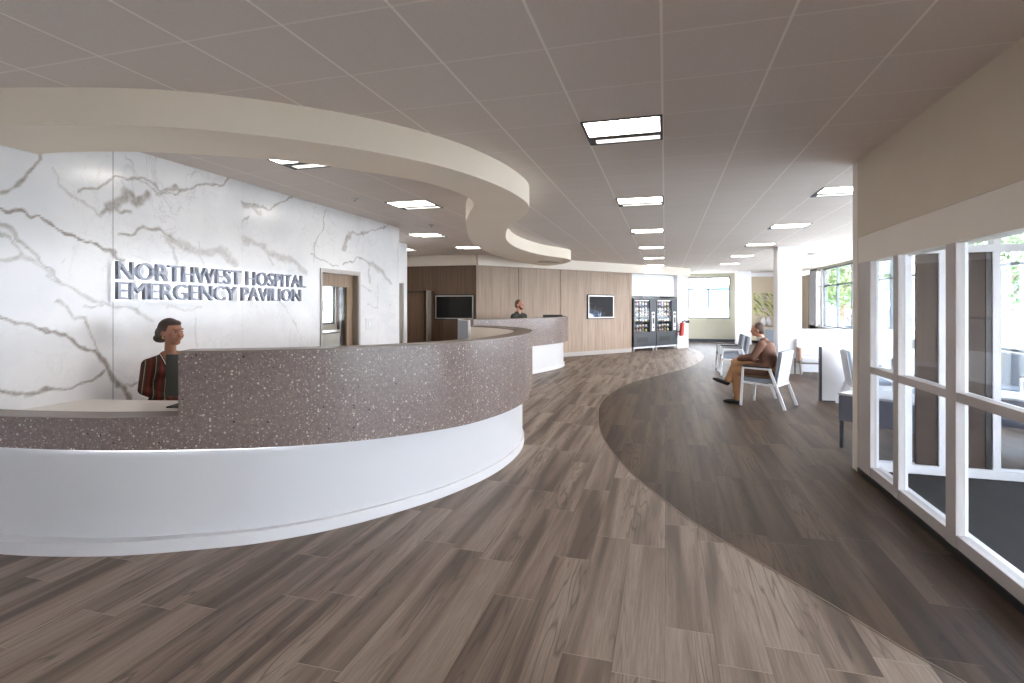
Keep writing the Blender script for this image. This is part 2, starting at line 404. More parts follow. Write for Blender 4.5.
    o = bpy.data.objects.new('wall_left', me); COL.objects.link(o); return struct(o)
marble_wall()
b = MB(); b.box(MX-.2, MX-.001, -3, 6.44, 0, CEIL); b.box(MX-.2, MX-.001, 6.44, 7.45, 2.145, CEIL); b.box(MX-.2, MX-.001, 7.45, 8.75, 0, CEIL)
b.box(MX-.2, MX, -3, 1.0, 0, CEIL)
b.box(-5.67, MX-.002, 8.72, 8.76, 0, CEIL)
struct(b.build('wall_left', M['white']))
# set-back wall past the marble, with a door opening showing only its jamb
b = MB(); b.box(-5.87, -5.67, 8.76, 10.55, 0, CEIL); b.box(-5.87, -5.67, 10.55, 10.95, 2.12, CEIL); b.box(-5.87, -5.67, 10.95, 11.1, 0, CEIL)
b.box(-7.45, -5.87, 11.0, 11.1, 0, CEIL); struct(b.build('wall_left', M['white']))
b = MB(); b.box(-5.84, -5.70, 10.55, 10.93, 0, 2.115); struct(b.build('door_2', M['jamb']))

# door in the marble wall
dr = bpy.data.objects.new('door_1', None); COL.objects.link(dr); struct(dr); dr.location = (MX, 6.945, 0)
b = MB()
for a, c_ in ((-.505, -.455), (.455, .505)): b.box(-.2, .015, a, c_, 0, 2.145)
b.box(-.2, .015, -.455, .455, 2.085, 2.145); b.build('door_frame', M['mullion'], dr)
b = MB(); b.box(-.2, -.195, .30, .455, 0, 2.085); b.box(-.195, 0, .44, .456, 0, 2.085); b.build('door_jamb', M['jamb'], dr)
b = MB(); y0, y1 = -.455, .45
b.box(-.13, -.085, y0, -.40, 0, 2.085); b.box(-.13, -.085, .29, y1, 0, 2.085); b.box(-.13, -.085, -.40, .29, 1.9, 2.085); b.box(-.13, -.085, -.40, .29, 0, 1.0)
b.build('door_leaf', M['wood_door'], dr)
b = MB(); b.box(-.112, -.104, -.40, .29, 1.0, 1.9); b.build('door_glass', M['glass'], dr)
# office behind that door
b = MB(); b.box(-7.45, -7.3, 5, 8.7, 0, CEIL); b.box(-7.45, -7.3, 8.7, 10.75, 0, 1.19); b.box(-7.45, -7.3, 8.7, 10.75, 2.1, CEIL)
b.box(-7.45, -7.3, 10.75, 14.2, 0, CEIL); b.box(-7.45, MX-.2, 4.9, 5.0, 0, CEIL); struct(b.build('wall_office', M['header_tan']))
w = bpy.data.objects.new('window_3', None); COL.objects.link(w); struct(w); w.location = (-7.37, 9.72, 1.19)
b = MB(); b.box(-.03, .03, -1.02, -.97, 0, .91); b.box(-.03, .03, .98, 1.03, 0, .91); b.box(-.03, .03, -1.02, 1.03, 0, .04); b.box(-.03, .03, -1.02, 1.03, .87, .91); b.build('window_frame', M['winframe'], w)
b = MB(); b.box(-.006, .006, -1, 1, .03, .88); b.build('window_glass', M['glass_ext'], w)
t = thing('office_cabinet', 'dark tall cabinet seen through the glass of the veneered door', 'cabinet', (-7.0, 10.87, 0))
b = MB(); b.box(-.29, .3, -.1, .12, .05, 2.06, bev=.01); b.build('body', M['dark'], t); b = MB(); b.box(.3, .315, -.09, .11, .1, 2.0, bev=.004); b.build('door', M['dark'], t)
b = MB(); b.box(-.28, .29, -.09, .11, 0, .05); b.build('plinth', M['black'], t)
t = thing('office_counter', 'low brown counter seen through the glass of the veneered door', 'counter', (-6.5, 9.3, 0))
b = MB(); b.box(-.25, .25, -1.5, 1.0, .06, 1.07); b.build('body', M['header_tan'], t); b = MB(); b.box(-.28, .28, -1.54, 1.04, 1.07, 1.1, bev=.005); b.build('top', M['cap'], t)
b = MB(); b.box(-.22, .22, -1.45, .95, 0, .06); b.build('plinth', M['cap'], t)

# ------------------------------------------------------------------ dark wall, diagonal panelled wall, far walls
A0 = Vector((-5.04, 14.0, 0)); B0 = Vector((-1.1, 19.05, 0)); DW = (B0-A0).normalized(); ang = math.atan2(DW.y, DW.x)
WM = Matrix.Translation(A0) @ Matrix.Rotation(ang, 4, 'Z')      # x runs along the diagonal wall, y into it
b = MB(); b.box(-7.45, -5.04, 14.0, 14.2, 0, 2.735); struct(b.build('wall_back', M['wood_dark']))
b = MB(); b.box(-7.45, -5.04, 13.93, 14.2, 2.735, CEIL); struct(b.build('trim_2', M['cream']))
b = MB(); b.box(0, 9.57, -.10, .3, 2.735, CEIL, WM); struct(b.build('trim_3', M['cream']))
b = MB(); b.box(6.4, 7.45, .80, .95, 0, 2.735, WM); b.box(7.45, 7.9, .83, .95, 0, 2.735, WM); b.box(7.9, 8.93, .80, .95, 0, 2.735, WM)
b.box(6.4, 8.93, .16, .22, 1.95, 2.735, WM); b.box(6.3, 6.4, .2, .95, 0, 2.735, WM); b.box(8.93, 9.57, 0, .95, 0, CEIL, WM); b.box(6.3, 9.57, .05, .95, 2.735, CEIL, WM)
struct(b.build('wall_back', M['white']))
WR = bpy.data.objects.new('wall_back', None); COL.objects.link(WR); struct(WR); WR.location = A0; WR.rotation_euler = (0, 0, ang)
for a, c_ in ((0.0, 1.46), (1.475, 3.09), (3.11, 6.4)):
    b = MB(); b.box(a, c_, .012, .05, .10, 2.735); b.build('panel', M['wood'], WR)
b = MB(); b.box(0, 6.4, .05, .2, 0, 2.735); b.build('backing', M['dark'], WR)
b = MB(); b.box(0, 6.4, 0, .05, 0, .13, bev=.003); struct(b.build('baseboard_back', M['skirting'], WR))
# closet with a light side panel against the dark wall
t = thing('wall_closet', 'walnut closet with a pale side panel against the dark wall', 'closet', (-6.66, 13.7, 0))
b = MB(); b.box(-.55, .32, -.28, .28, 0, 1.96); b.build('body', M['wood_dark'], t)
b = MB(); b.box(-.56, .34, -.34, .28, 1.96, 2.02, bev=.004); b.build('top', M['dark'], t)
b = MB(); b.box(-.5, -.12, -.30, -.28, .05, 1.86, bev=.003); b.build('door', M['wood_dark'], t)
b = MB(); b.box(-.10, .28, -.30, -.28, .05, 1.86, bev=.003); b.build('door', M['wood_dark'], t)
b = MB(); b.bar((.33, -.24, 1.0), (.56, -.46, 1.0), .03, 2.0); b = MB(); b.poly([(.32, .1), (.36, .1), (.52, -.50), (.48, -.50)], 0, 2.03); b.build('side_panel', M['jamb'], t)

# wall screens
def screen(name, label, loc, rz, w, h, content=None):
    t = thing(name, label, 'screen', loc, rz)
    b = MB(); b.box(-w/2-.03, w/2+.03, -.03, -.001, -h/2-.03, h/2+.03, bev=.006); b.build('backing', M['black'], t)
    b = MB()
    for a, c_, d_, e in ((-w/2, w/2, h/2-.03, h/2), (-w/2, w/2, -h/2, -h/2+.03), (-w/2, -w/2+.03, -h/2, h/2), (w/2-.03, w/2, -h/2, h/2)): b.box(a, c_, -.052, -.03, d_, e)
    b.build('frame', M['silver'], t)
    b = MB(); b.box(-w/2+.03, w/2-.03, -.04, -.031, -h/2+.03, h/2-.03); b.build('display', content or M['screen'], t)
    return t
screen('television', 'wide black television with a pale frame on the dark walnut wall', (-5.68, 14.0, 1.565), 0, 1.14, .66)
sm = mat('dim_picture_screen', (30, 30, 36), .6, spec=.2); g = NG(sm); x, y, z = g.xyz()
q = g.math('ADD', g.math('ADD', g.noise(g.co, 4, 4, .6, .8), g.math('MULTIPLY', z, -.95)), g.math('SUBTRACT', g.math('MULTIPLY', x, -.45), .12))
c = g.ramp(q, [(.45, (36, 35, 38)), (.62, (56, 52, 50)), (.74, (84, 104, 140)), (.85, (196, 208, 222))]); g.col(c)
g.L(c, g.b.inputs['Emission Color']); g.b.inputs['Emission Strength'].default_value = .04
p = WM @ Vector((4.86, .012, 1.57)); screen('information_screen', 'small framed screen with a dark blue picture on the oak wall', p, ang, 1.18, .74, sm)

# far wall with windows, right part tan
b = MB(); b.box(.3, .86, 21.4, 25.5, 0, CEIL); struct(b.build('wall_back', M['white']))
b = MB(); b.box(.86, 1.0, 25.3, 25.5, 0, CEIL); b.box(2.75, 3.45, 25.3, 25.5, 0, CEIL); b.box(1.0, 2.75, 25.3, 25.5, 0, 1.03); b.box(1.0, 2.75, 25.3, 25.5, 2.87, CEIL)
b.box(.86, 3.45, 25.24, 25.3, .86, .90); struct(b.build('wall_back', M['beige']))
b = MB(); b.box(3.45, 5.75, 25.3, 25.5, 0, 2.86); b.box(5.55, 5.75, 24.0, 25.3, 0, 2.86); struct(b.build('wall_back', M['tan']))
b = MB(); b.box(3.45, 5.75, 25.2, 25.5, 2.86, CEIL); struct(b.build('trim_4', M['white']))
b = MB(); b.box(.86, 5.55, 25.27, 25.3, 0, .12); struct(b.build('baseboard_back', M['darkmetal']))
w = bpy.data.objects.new('window_1', None); COL.objects.link(w); struct(w); w.location = (1.875, 25.35, 1.03)
b = MB()
for a in (-.875, -.055, .835): b.box(a-.0, a+.05, -.05, .05, 0, 1.84)
for z in (0, 1.28, 1.79): b.box(-.875, .875, -.05, .05, z, z+.05)
b.build('window_frame', M['winframe'], w); b = MB(); b.box(-.87, .87, -.006, .006, .03, 1.8); b.build('window_glass', M['glass_ext'], w)
# right window wall
b = MB(); b.box(XW, XW+.15, 6.0, 24.0, 0, .84); b.box(XW, XW+.15, 6.0, 24.0, 2.96, CEIL); b.box(XW, XW+.15, 22.95, 24.0, 0, CEIL); struct(b.build('wall_right', M['beige']))
b = MB(); b.box(XW-.03, XW, 22.95, 24.0, .84, 2.96); struct(b.build('trim_5', M['grey']))
w = bpy.data.objects.new('window_2', None); COL.objects.link(w); struct(w); w.location = (XW+.07, 14.5, 0)
b = MB(); b.box(-.09, .05, 7.65, 7.95, .84, 2.96); b.build('window_post', M['white'], w)
b = MB()
yy = 22.1
while yy > 6.0: b.box(-.04, .04, yy-14.5-.03, yy-14.5+.03, .84, 2.96); yy -= 1.5
for z in (.84, 2.30, 2.91): b.box(-.04, .04, -8.5, 8.45, z, z+.05)
b.build('window_frame', M['winframe'], w); b = MB(); b.box(-.006, .006, -8.5, 8.45, .86, 2.94); b.build('window_glass', M['glass_ext'], w)
b = MB(); b.box(-.14, -.07, -8.5, 8.45, .81, .84); b.build('window_sill', M['white2'], w)
# columns
def column(loc, s, label):
    t = thing('column', label, 'column', loc); t['kind'] = 'structure'
    b = MB(); b.box(0, s, 0, s, 0, CEIL, bev=.012); b.build('shaft', M['white'], t)
    b = MB(); b.box(-.012, s+.012, -.012, s+.012, 0, .10, bev=.004); b.build('base', M['white2'], t)
column((2.57, 13.95, 0), .52, 'square white column behind the seated man, the nearer of two')
column((2.86, 23.9, 0), .56, 'square white column beside the far window, the farther of two')

# low white partition, white half wall behind the seats
t = thing('low_partition', 'low white partition with a grey end in the waiting area', 'partition', (2.52, 10.1, 0))
b = MB(); b.box(.02, 1.75, 0, .12, .02, .907, bev=.006); b.build('panel', M['white'], t)
b = MB(); b.box(0, .02, -.01, .13, 0, .92, bev=.004); b.build('end_post', M['darkmetal'], t)
b = MB(); b.box(.035, 1.75, .01, .11, 0, .02); b.build('foot', M['darkmetal'], t)
b = MB(); b.box(2.95, 5.6, 14.45, 14.6, 0, 1.0); b.box(2.93, 5.6, 14.41, 14.64, 1.0, 1.04); struct(b.build('wall_half', M['white']))
t = thing('credenza', 'low pale credenza under the framed plant picture', 'credenza', (4.3, 24.9, 0))
b = MB(); b.box(-.9, .9, -.22, .22, .12, .72, bev=.01); b.build('body', M['tan'], t)
b = MB(); b.box(-.93, .93, -.25, .25, .72, .76, bev=.005); b.build('top', M['cap'], t)
for a in (-.8, .8):
    for c_ in (-.17, .17):
        b = MB(); b.cyl((a, c_, 0), (a, c_, .12), .02); b.build('leg', M['black'], t)
for i, x in enumerate((4.02, 4.22)):
    b = MB(); pr = [(.05, 0), (.09, .08), (.10, .18), (.05, .30), (.06, .36)]
    for (r0, h0), (r1, h1) in zip(pr[:-1], pr[1:]): b.cyl((0, 0, h0), (0, 0, h1), r0, r1, 20)
    tag(b.build('vase', M['white_lac'], None, (x, 24.86, .76), True), ['white vase on the credenza, nearer the far column', 'white vase on the credenza, the one further from the far column'][i], 'vase', 'vases on the credenza')
pm = mat('plant_painting', (150, 150, 140), .6); g = NG(pm); x, y, z = g.xyz()
st = g.noise(g.vec(g.math('MULTIPLY', g.math('ADD', x, z), 9.0), g.math('MULTIPLY', g.math('SUBTRACT', x, z), 1.6), 0), 1, 3, .6, .4)
g.col(g.ramp(st, [(.34, (70, 70, 74)), (.44, (128, 132, 74)), (.5, (176, 178, 96)), (.56, (205, 190, 176)), (.66, (92, 92, 98))]))
t = thing('framed_picture', 'framed picture of green and yellow plant stalks on the tan wall', 'picture', (4.12, 25.3, 1.66))
b = MB(); b.box(-.46, .46, -.035, 0, -.53, .53, bev=.004); b.build('frame', M['tan'], t); b = MB(); b.box(-.42, .42, -.042, -.034, -.49, .49); b.build('canvas', pm, t)

# ------------------------------------------------------------------ glazed vestibule on the right
GX = 1.80
b = MB(); b.box(GX, GX+.16, -3, 5.93, 2.28, CEIL); struct(b.build('wall_right', M['header_tan']))
b = MB(); b.box(GX, GX+.14, 5.93, 6.07, 0, CEIL); struct(b.build('wall_right', M['frame_tan']))
w = bpy.data.objects.new('window_4', None); COL.objects.link(w); struct(w); w.location = (GX, 0, 0)
b = MB(); b.box(.004, .15, -3, 5.93, 2.03, 2.28); b.build('window_header', M['frame_tan'], w)
mull = [(5.62, 5.93), (5.01, 5.11), (4.12, 4.25), (3.02, 3.16), (1.9, 2.04), (.8, .94), (-.3, -.16), (-1.4, -1.26)]
for a, c_ in mull:
    b = MB(); b.box(.008, .06, a, c_, .0, 2.05, bev=.003); b.build('window_mullion', M['mullion'], w)
    b = MB(); b.box(.06, .078, a-.0, c_-.02, .135, 2.03); b.build('window_stop', M['metal_w'], w)
b = MB(); b.box(.012, .075, -3, 5.7, 1.0, 1.06, bev=.003); b.build('window_rail', M['mullion'], w)
b = MB(); b.box(.012, .08, -3, 5.7, .05, .135, bev=.003); b.build('window_rail', M['mullion'], w)
b = MB(); b.box(.075, .11, -3, 5.7, 1.0, 1.056); b.box(.08, .12, -3, 5.7, .05, .131); b.build('window_sill', M['metal_w'], w)
b = MB(); b.box(.0, .12, -3, 5.93, .0, .05); b.build('window_kick', M['black'], w)
b = MB(); b.box(.03, .04, -3, 5.65, .12, 2.05); b.build('window_glass', M['glass'], w)
# second glazed wall of the vestibule, with dark door leaves
w = bpy.data.objects.new('window_5', None); COL.objects.link(w); struct(w); w.location = (0, 6.05, 0)
b = MB(); b.box(1.94, 5.6, -.05, .05, 2.12, 2.19); b.box(1.94, 5.6, -.05, .05, .0, .09); b.box(1.94, 5.6, -.05, .05, 2.85, CEIL)
for a, c_ in ((1.94, 1.99), (2.205, 2.285), (2.505, 2.565), (2.93, 2.99), (4.1, 4.16), (5.2, 5.26)): b.box(a, c_, -.045, .045, 0, 2.9)
b.build('window_frame', M['metal_w'], w)
b = MB(); b.box(2.33, 2.505, -.02, .02, .09, 2.12); b.build('door_leaf', M['dark'], w)
b = MB(); b.box(2.70, 2.89, -.02, .02, .09, 2.12); b.build('door_leaf', M['dark'], w); b = MB(); b.box(2.88, 2.93, -.03, .03, .09, 2.12); b.build('door_edge', M['black'], w)
b = MB(); b.box(1.99, 5.6, -.006, .006, .05, 2.86); b.build('window_glass', M['glass'], w)
b = MB(); b.box(4.3, 4.45, -3, 2.6, 2.9, CEIL); b.box(4.3, 4.45, 2.45, 2.6, 0, CEIL); b.box(4.3, 4.45, 4.6, 6.0, 0, CEIL); b.box(4.3, 4.45, 2.6, 4.6, 2.3, CEIL); b.box(1.96, 4.45, -3.15, -3, 0, CEIL); struct(b.build('wall_right', M['header_tan']))  # unseen outer vestibule wall, added to hold back the sky light
w = bpy.data.objects.new('window_added', None); COL.objects.link(w); struct(w); w.location = (4.38, -.3, 0)  # unseen outer glazing, added to bring daylight onto the near desk and floor
b = MB()
for a in (-2.7, -1.8, -.9, 0, .9, 1.8, 2.7): b.box(-.03, .03, a-.03, a+.03, 0, 2.9)
for z in (0, 2.2, 2.84): b.box(-.03, .03, -2.7, 2.7, z, z+.06)
b.build('window_frame', M['winframe'], w); b = MB(); b.box(-.006, .006, -2.7, 2.7, .03, 2.87); b.build('window_glass', M['glass_ext'], w)
w = bpy.data.objects.new('door_added', None); COL.objects.link(w); struct(w); w.location = (4.38, 3.6, 0)  # unseen glazed door, added to let some daylight into the vestibule
b = MB(); b.box(-.03, .03, -1, -.93, 0, 2.3); b.box(-.03, .03, .93, 1, 0, 2.3); b.box(-.03, .03, -.035, .035, 0, 2.3); b.box(-.03, .03, -1, 1, 2.22, 2.3); b.box(-.03, .03, -1, 1, 0, .1); b.build('door_frame', M['winframe'], w)
b = MB(); b.box(-.006, .006, -.95, .95, .05, 2.25); b.build('door_glass', M['glass_ext'], w)
b = MB(); b.box(1.94, 4.28, 1.2, 5.98, .0, .012, bev=.004); tag(b.build('entrance_mat', M['mat']), 'black entrance mat covering the floor inside the glazed vestibule', 'mat')

# ------------------------------------------------------------------ soffit band
out = [(-4.63, 2.33), (-4.1, 2.42), (-3.4, 2.62), (-2.94, 2.84), (-2.48, 3.20), (-2.09, 3.64), (-1.76, 4.22), (-1.57, 4.88), (-1.50, 5.52), (-1.53, 6.06), (-1.70, 6.60), (-2.09, 7.31), (-2.42, 8.13), (-2.74, 9.28), (-2.88, 10.6), (-2.74, 12.05), (-2.36, 13.2), (-2.40, 14.0), (-2.81, 14.89), (-3.38, 15.4), (-3.69, 14.4), (-3.78, 13.3), (-3.79, 11.97), (-3.50, 9.6), (-2.82, 7.4), (-2.42, 6.44), (-2.12, 5.8), (-2.04, 5.31), (-2.16, 4.68), (-2.43, 4.22), (-2.84, 3.72), (-3.24, 3.42), (-3.79, 3.13), (-4.3, 2.98), (-4.63, 2.95)]
sp = spline(out, 6)
SB = thing('soffit', 'curved cream soffit band hanging from the ceiling over the two desks', 'soffit', (0, 0, 0)); SB['kind'] = 'structure'
b = MB(); b.poly(sp, CEIL-.245, CEIL-.0005); b.build('band', M['soffit'], SB, smooth=True)
b = MB(); b.cyl((-2.98, 14.0, CEIL-.262), (-2.98, 14.0, CEIL-.245), .30, .30, 32); tag(b.build('ceiling_speaker', M['header_tan'], None, None, True), 'round beige disc under the far end of the curved soffit', 'speaker')

# ------------------------------------------------------------------ ceiling lights
def light_proto():
    t = thing('ceiling_light', 'x', 'light')
    T = .6105; h = T/2; b = MB()
    for a in ((-h, h, -h, -h+.022), (-h, h, h-.022, h), (-h, -h+.022, -h, h), (h-.022, h, -h, h)): b.box(a[0], a[1], a[2], a[3], -.006, .0)
    b.build('frame', M['darkmetal'], t)
    b = MB(); b.box(-h+.022, h-.022, -h+.022, .075, -.003, 0); b.build('diffuser', M['lamp'], t)
    b = MB(); b.box(-h+.06, h-.022, .17, h-.03, -.003, 0); b.build('reflector', M['lampdim'], t)
    b = MB(); b.box(-h+.022, h-.022, .075, .17, -.004, 0); b.box(-h+.022, -h+.06, .17, h-.022, -.004, 0); b.build('louvre', M['darkmetal'], t)
    return t
T = .6105; tile = lambda i, j: (-.0177+T*(i+.5), 2.8708+T*(j+.5), CEIL)
L1 = ['nearest to the viewer', 'second from the viewer', 'third from the viewer', 'fourth from the viewer', 'fifth from the viewer', 'farthest from the viewer']
specs = [(-1, 2+5*k, 'square recessed ceiling light in the middle row, '+L1[k]) for k in range(6)]
specs += [(3, 7+5*k, 'square recessed ceiling light in the row over the waiting area, '+L1[[0, 1, 2, 3, 5][k]]) for k in range(5)]
specs += [(-6, 2, 'ceiling light half hidden by the curved soffit above the marble wall'), (-6, 6, 'square ceiling light inside the curved soffit, above the reception desk'),
          (-8, 11, 'small ceiling light beyond the marble wall, just right of its end'), (-8, 15, 'small ceiling light in front of the dark walnut wall'), (-11, 15, 'sliver of ceiling light beside the end of the marble wall')]
specs += [(-1, -3, 'recessed ceiling light behind the viewer in the middle row')]
P0 = light_proto()
for k, (i, j, lab) in enumerate(specs):
    o = P0 if k == 0 else copy_tree(P0)
    o.location = tile(i, j); o['label'] = lab; o['group'] = 'recessed ceiling lights'
for k, (x, y) in enumerate(((-3.93, 6.21), (-3.93, 8.6))):
    t = thing('sprinkler', ['small ceiling sprinkler inside the soffit, nearer the viewer', 'small ceiling sprinkler inside the soffit, farther from the viewer'][k], 'sprinkler', (x, y, CEIL), 0, 'ceiling sprinklers')
    b = MB(); b.cyl((0, 0, -.012), (0, 0, 0), .05, .05, 20); b.build('escutcheon', M['silver'], t); b = MB(); b.cyl((0, 0, -.04), (0, 0, -.012), .012, .012, 10); b.cyl((0, 0, -.045), (0, 0, -.04), .025, .025, 12); b.build('head', M['silver'], t)
b = MB(); b.cyl((0, 0, -.03), (0, 0, 0), .12, .14, 24); tag(b.build('smoke_detector', M['silver'], None, (3.87, 16.25, CEIL), True), 'small round grey fitting on the ceiling right of the near column', 'smoke detector')

# ------------------------------------------------------------------ reception desks
def desk(name, label, path, basepath, ztop, zbot, low_until=None, worktop=None, lining=None, z_low=.885, zdrop=0, ins=(.03, .03)):
    """path: outer edge of the stone panel, seen from above, the desk's inside lies to its left"""
    t = thing(name, label, 'desk')
    o = spline(path, 10)
    capi = offset(o, .20)
    n_ = len(o); zb = [zbot+zdrop*min(1, i/(n_*.62)) for i in range(n_)]
    if low_until:
        k = next(i for i, p in enumerate(o) if p[0] > low_until)
        a = [o[i] for i in range(k+1)]; 
        b = MB(); b.band(o[:k+1], offset(o, .20)[:k+1], zb[:k+1], z_low-.001); b.band(o[k:], capi[k:], zb[k:], ztop-.012)
        b.build('front_panel', M['terrazzo'], t, smooth=True)
        b = MB(); b.band(o[k:], capi[k:], ztop-.012, ztop); b.build('ledge', M['cap'], t)
        b = MB(); b.band(o[:k+1], capi[:k+1], z_low-.001, z_low+.003); b.build('ledge', M['cap'], t)
        kk = k
    else:
        b = MB(); b.band(o, capi, zbot, ztop-.012); b.build('front_panel', M['terrazzo'], t, smooth=True)
        b = MB(); b.band(o, capi, ztop-.012, ztop); b.build('ledge', M['cap'], t); kk = 0
    li = offset(o, .202); lj = offset(o, .215)
    b = MB(); b.band(li[kk:], lj[kk:], .75, ztop-.02); b.build('inner_lining', M['cream'], t, smooth=True)
    bo = spline(basepath, 10); m_ = len(bo); dd = [ins[0]+(ins[1]-ins[0])*min(1, i/(m_*.5)) for i in range(m_)]; w0 = offset(bo, dd); w1 = offset(bo, .15)
    b = MB(); b.band(w0, w1, .085, zbot); b.build('base_panel', M['white_lac'], t, smooth=True)
    b = MB(); b.band(bo, w1, 0, .085); b.build('plinth', M['plinth'], t, smooth=True)
    s0 = offset(bo, [v-.016 for v in dd]); s1 = offset(bo, [v-.005 for v in dd])
    zs_ = [zbot+zdrop*min(1, i/(m_*.62)) for i in range(m_)]; b = MB(); b.band(s0, s1, [v-.006 for v in zs_], [v-.001 for v in zs_]); b.build('light_strip', M['led'], t)
    return t, o
near = [(-4.62, 2.44), (-4.2, 2.485), (-3.6, 2.61), (-3.05, 2.82), (-2.65, 3.02), (-2.3, 3.27), (-2.02, 3.54), (-1.78, 3.87), (-1.6, 4.22), (-1.48, 4.67), (-1.43, 5.12), (-1.425, 5.55), (-1.48, 6.0), (-1.6, 6.47), (-1.85, 6.95), (-2.22, 7.38), (-2.68, 7.7)]
nbase = [(-4.62, 2.41), (-4.15, 2.44), (-3.72, 2.53), (-3.34, 2.66), (-2.97, 2.85), (-2.66, 3.04), (-2.33, 3.35), (-2.03, 3.77), (-1.77, 4.27), (-1.59, 4.87), (-1.535, 5.45), (-1.58, 6.0), (-1.73, 6.5), (-2.05, 7.0), (-2.4, 7.33), (-2.72, 7.55)]
D1, o1 = desk('reception_desk', 'large curved reception desk with brown terrazzo front and white base, nearest', near, nbase, 1.32, .69, low_until=-3.1, zdrop=-.085, ins=(.115, .02))
wi = offset(o1, .2); b = MB()
inner = [(-4.62, 3.33), (-4.2, 3.40), (-3.86, 3.48), (-3.4, 3.66), (-2.95, 3.95), (-2.62, 4.35), (-2.42, 4.85), (-2.36, 5.4), (-2.45, 5.95), (-2.62, 6.4), (-2.85, 6.75), (-3.15, 7.05)]
n = len(wi); si = spline(inner, 30); si = [si[round(i*(len(si)-1)/(n-1))] for i in range(n)]
b.band(wi, si, .80, .84); b.build('worktop', M['worktop'], D1)
far = [(-3.88, 10.62), (-3.6, 10.92), (-3.3, 11.35), (-3.0, 11.95), (-2.75, 12.6), (-2.55, 13.3), (-2.49, 13.9), (-2.56, 14.5), (-2.84, 15.05), (-3.3, 15.4)]
fbase = [(-3.9, 10.8), (-3.65, 11.1), (-3.38, 11.45), (-3.07, 12.05), (-2.83, 12.75), (-2.65, 13.4), (-2.59, 13.95), (-2.66, 14.5), (-2.9, 14.95), (-3.3, 15.2)]
D2, o2 = desk('reception_desk', 'smaller curved reception desk with pale stone front, further back by the oak wall', far, fbase, 1.32, .67)
wi = offset(o2, .215); b = MB(); b.band(wi, offset(o2, .75), .76, .80); b.build('worktop', M['worktop'], D2)

# monitors on the desks
def monitor(label, loc, rz, w, h, back, stand=.13):
    t = thing('monitor', label, 'monitor', loc, rz)
    b = MB(); b.box(-w/2, w/2, -.018, .018, stand, stand+h, bev=.006); b.build('housing', back, t)
    b = MB(); b.box(-w/2+.012, w/2-.012, -.0195, -.0175, stand+.012, stand+h-.012); b.build('display', M['screen'], t)
    b = MB(); b.box(-.03, .03, .018, .045, .01, stand+h*.5); b.build('stand', back, t)
    b = MB(); b.box(-.11, .11, -.05, .12, 0, .012, bev=.004); b.build('foot', back, t)
monitor('dark monitor at the stepped edge of the near desk, beside the woman', (-3.585, 3.34, .84), math.radians(15.9+180), .36, .33, mat('dark_green_plastic', (62, 64, 58), .45), .07)
monitor('white monitor standing at the far end of the near desk', (-2.76, 7.15, .84), math.radians(-50), .46, .36, M['white_lac'], .22)
monitor('dark monitor just showing over the far desk', (-2.88, 14.0, .80), math.radians(200), .52, .42, M['black'], .15)

# sign
font = bpy.data.curves.new('tmp', 'FONT')
sgn = thing('wall_sign', 'raised metal letters spelling the hospital name on the marble wall', 'sign', (MX, 3.51, 1.675))
face = mat('brushed_letter_metal', (132, 134, 144), .35, .45); halo = mat('letter_halo', (255, 255, 255), .5, 0, (240, 246, 255), 1.3)
def glyph(ch, ext, bev):
    cu = bpy.data.curves.new('g', 'FONT'); cu.body = ch; cu.size = 1; cu.extrude = ext; cu.bevel_depth = bev; cu.resolution_u = 3
    ob = bpy.data.objects.new('g', cu); COL.objects.link(ob); bpy.context.view_layer.update()
    dg = bpy.context.evaluated_depsgraph_get(); me = bpy.data.meshes.new_from_object(ob.evaluated_get(dg)); bpy.data.objects.remove(ob); bpy.data.curves.remove(cu); return me
def advance(txt):
    out = []
    for k in range(len(txt)+1):
        cu = bpy.data.curves.new('g', 'FONT'); cu.body = txt[:k]+'|'; ob = bpy.data.objects.new('g', cu); COL.objects.link(ob); bpy.context.view_layer.update()
        xs = [v[0] for v in ob.bound_box]; out.append(max(xs)); bpy.data.objects.remove(ob); bpy.data.curves.remove(cu)
    return [v-out[0] for v in out]
for txt, zb, ht, length in (('NORTHWEST HOSPITAL', .178, .160, 2.55), ('EMERGENCY PAVILION', .0, .156, 2.47)):
    adv = advance(txt); sx_ = length/adv[-1]; sz_ = ht/.70
    for k, ch in enumerate(txt):
        if ch == ' ': continue
        for nm, e0, mt, xo, sc_ in (('letter', .022, face, .042, 1.0), ('letter_halo', .003, halo, .012, 1.0)):
            me = glyph(ch, e0, 0)
            co = np.empty(len(me.vertices)*3, np.float32); me.vertices.foreach_get('co', co); co = co.reshape(-1, 3)
            new = np.stack([co[:, 2]+xo, (co[:, 0]+adv[k])*sx_, zb+co[:, 1]*sz_], 1)
            me.vertices.foreach_set('co', new.ravel().astype(np.float32)); me.materials.clear(); me.materials.append(mt); me.name = nm
            o = bpy.data.objects.new(nm, me); COL.objects.link(o)
            if nm == 'letter': o.parent = sgn; last = o
            else: o.parent = last
bpy.data.curves.remove(font)
t = thing('wall_plate', 'small white switch plate on the marble right of the door', 'switch', (MX, 7.72, 1.32))
b = MB(); b.box(0, .012, -.10, .10, -.09, .09, bev=.004); b.build('plate', M['white2'], t); b = MB(); b.box(.012, .02, -.03, .03, -.04, .04, bev=.003); b.build('rocker', M['white'], t)

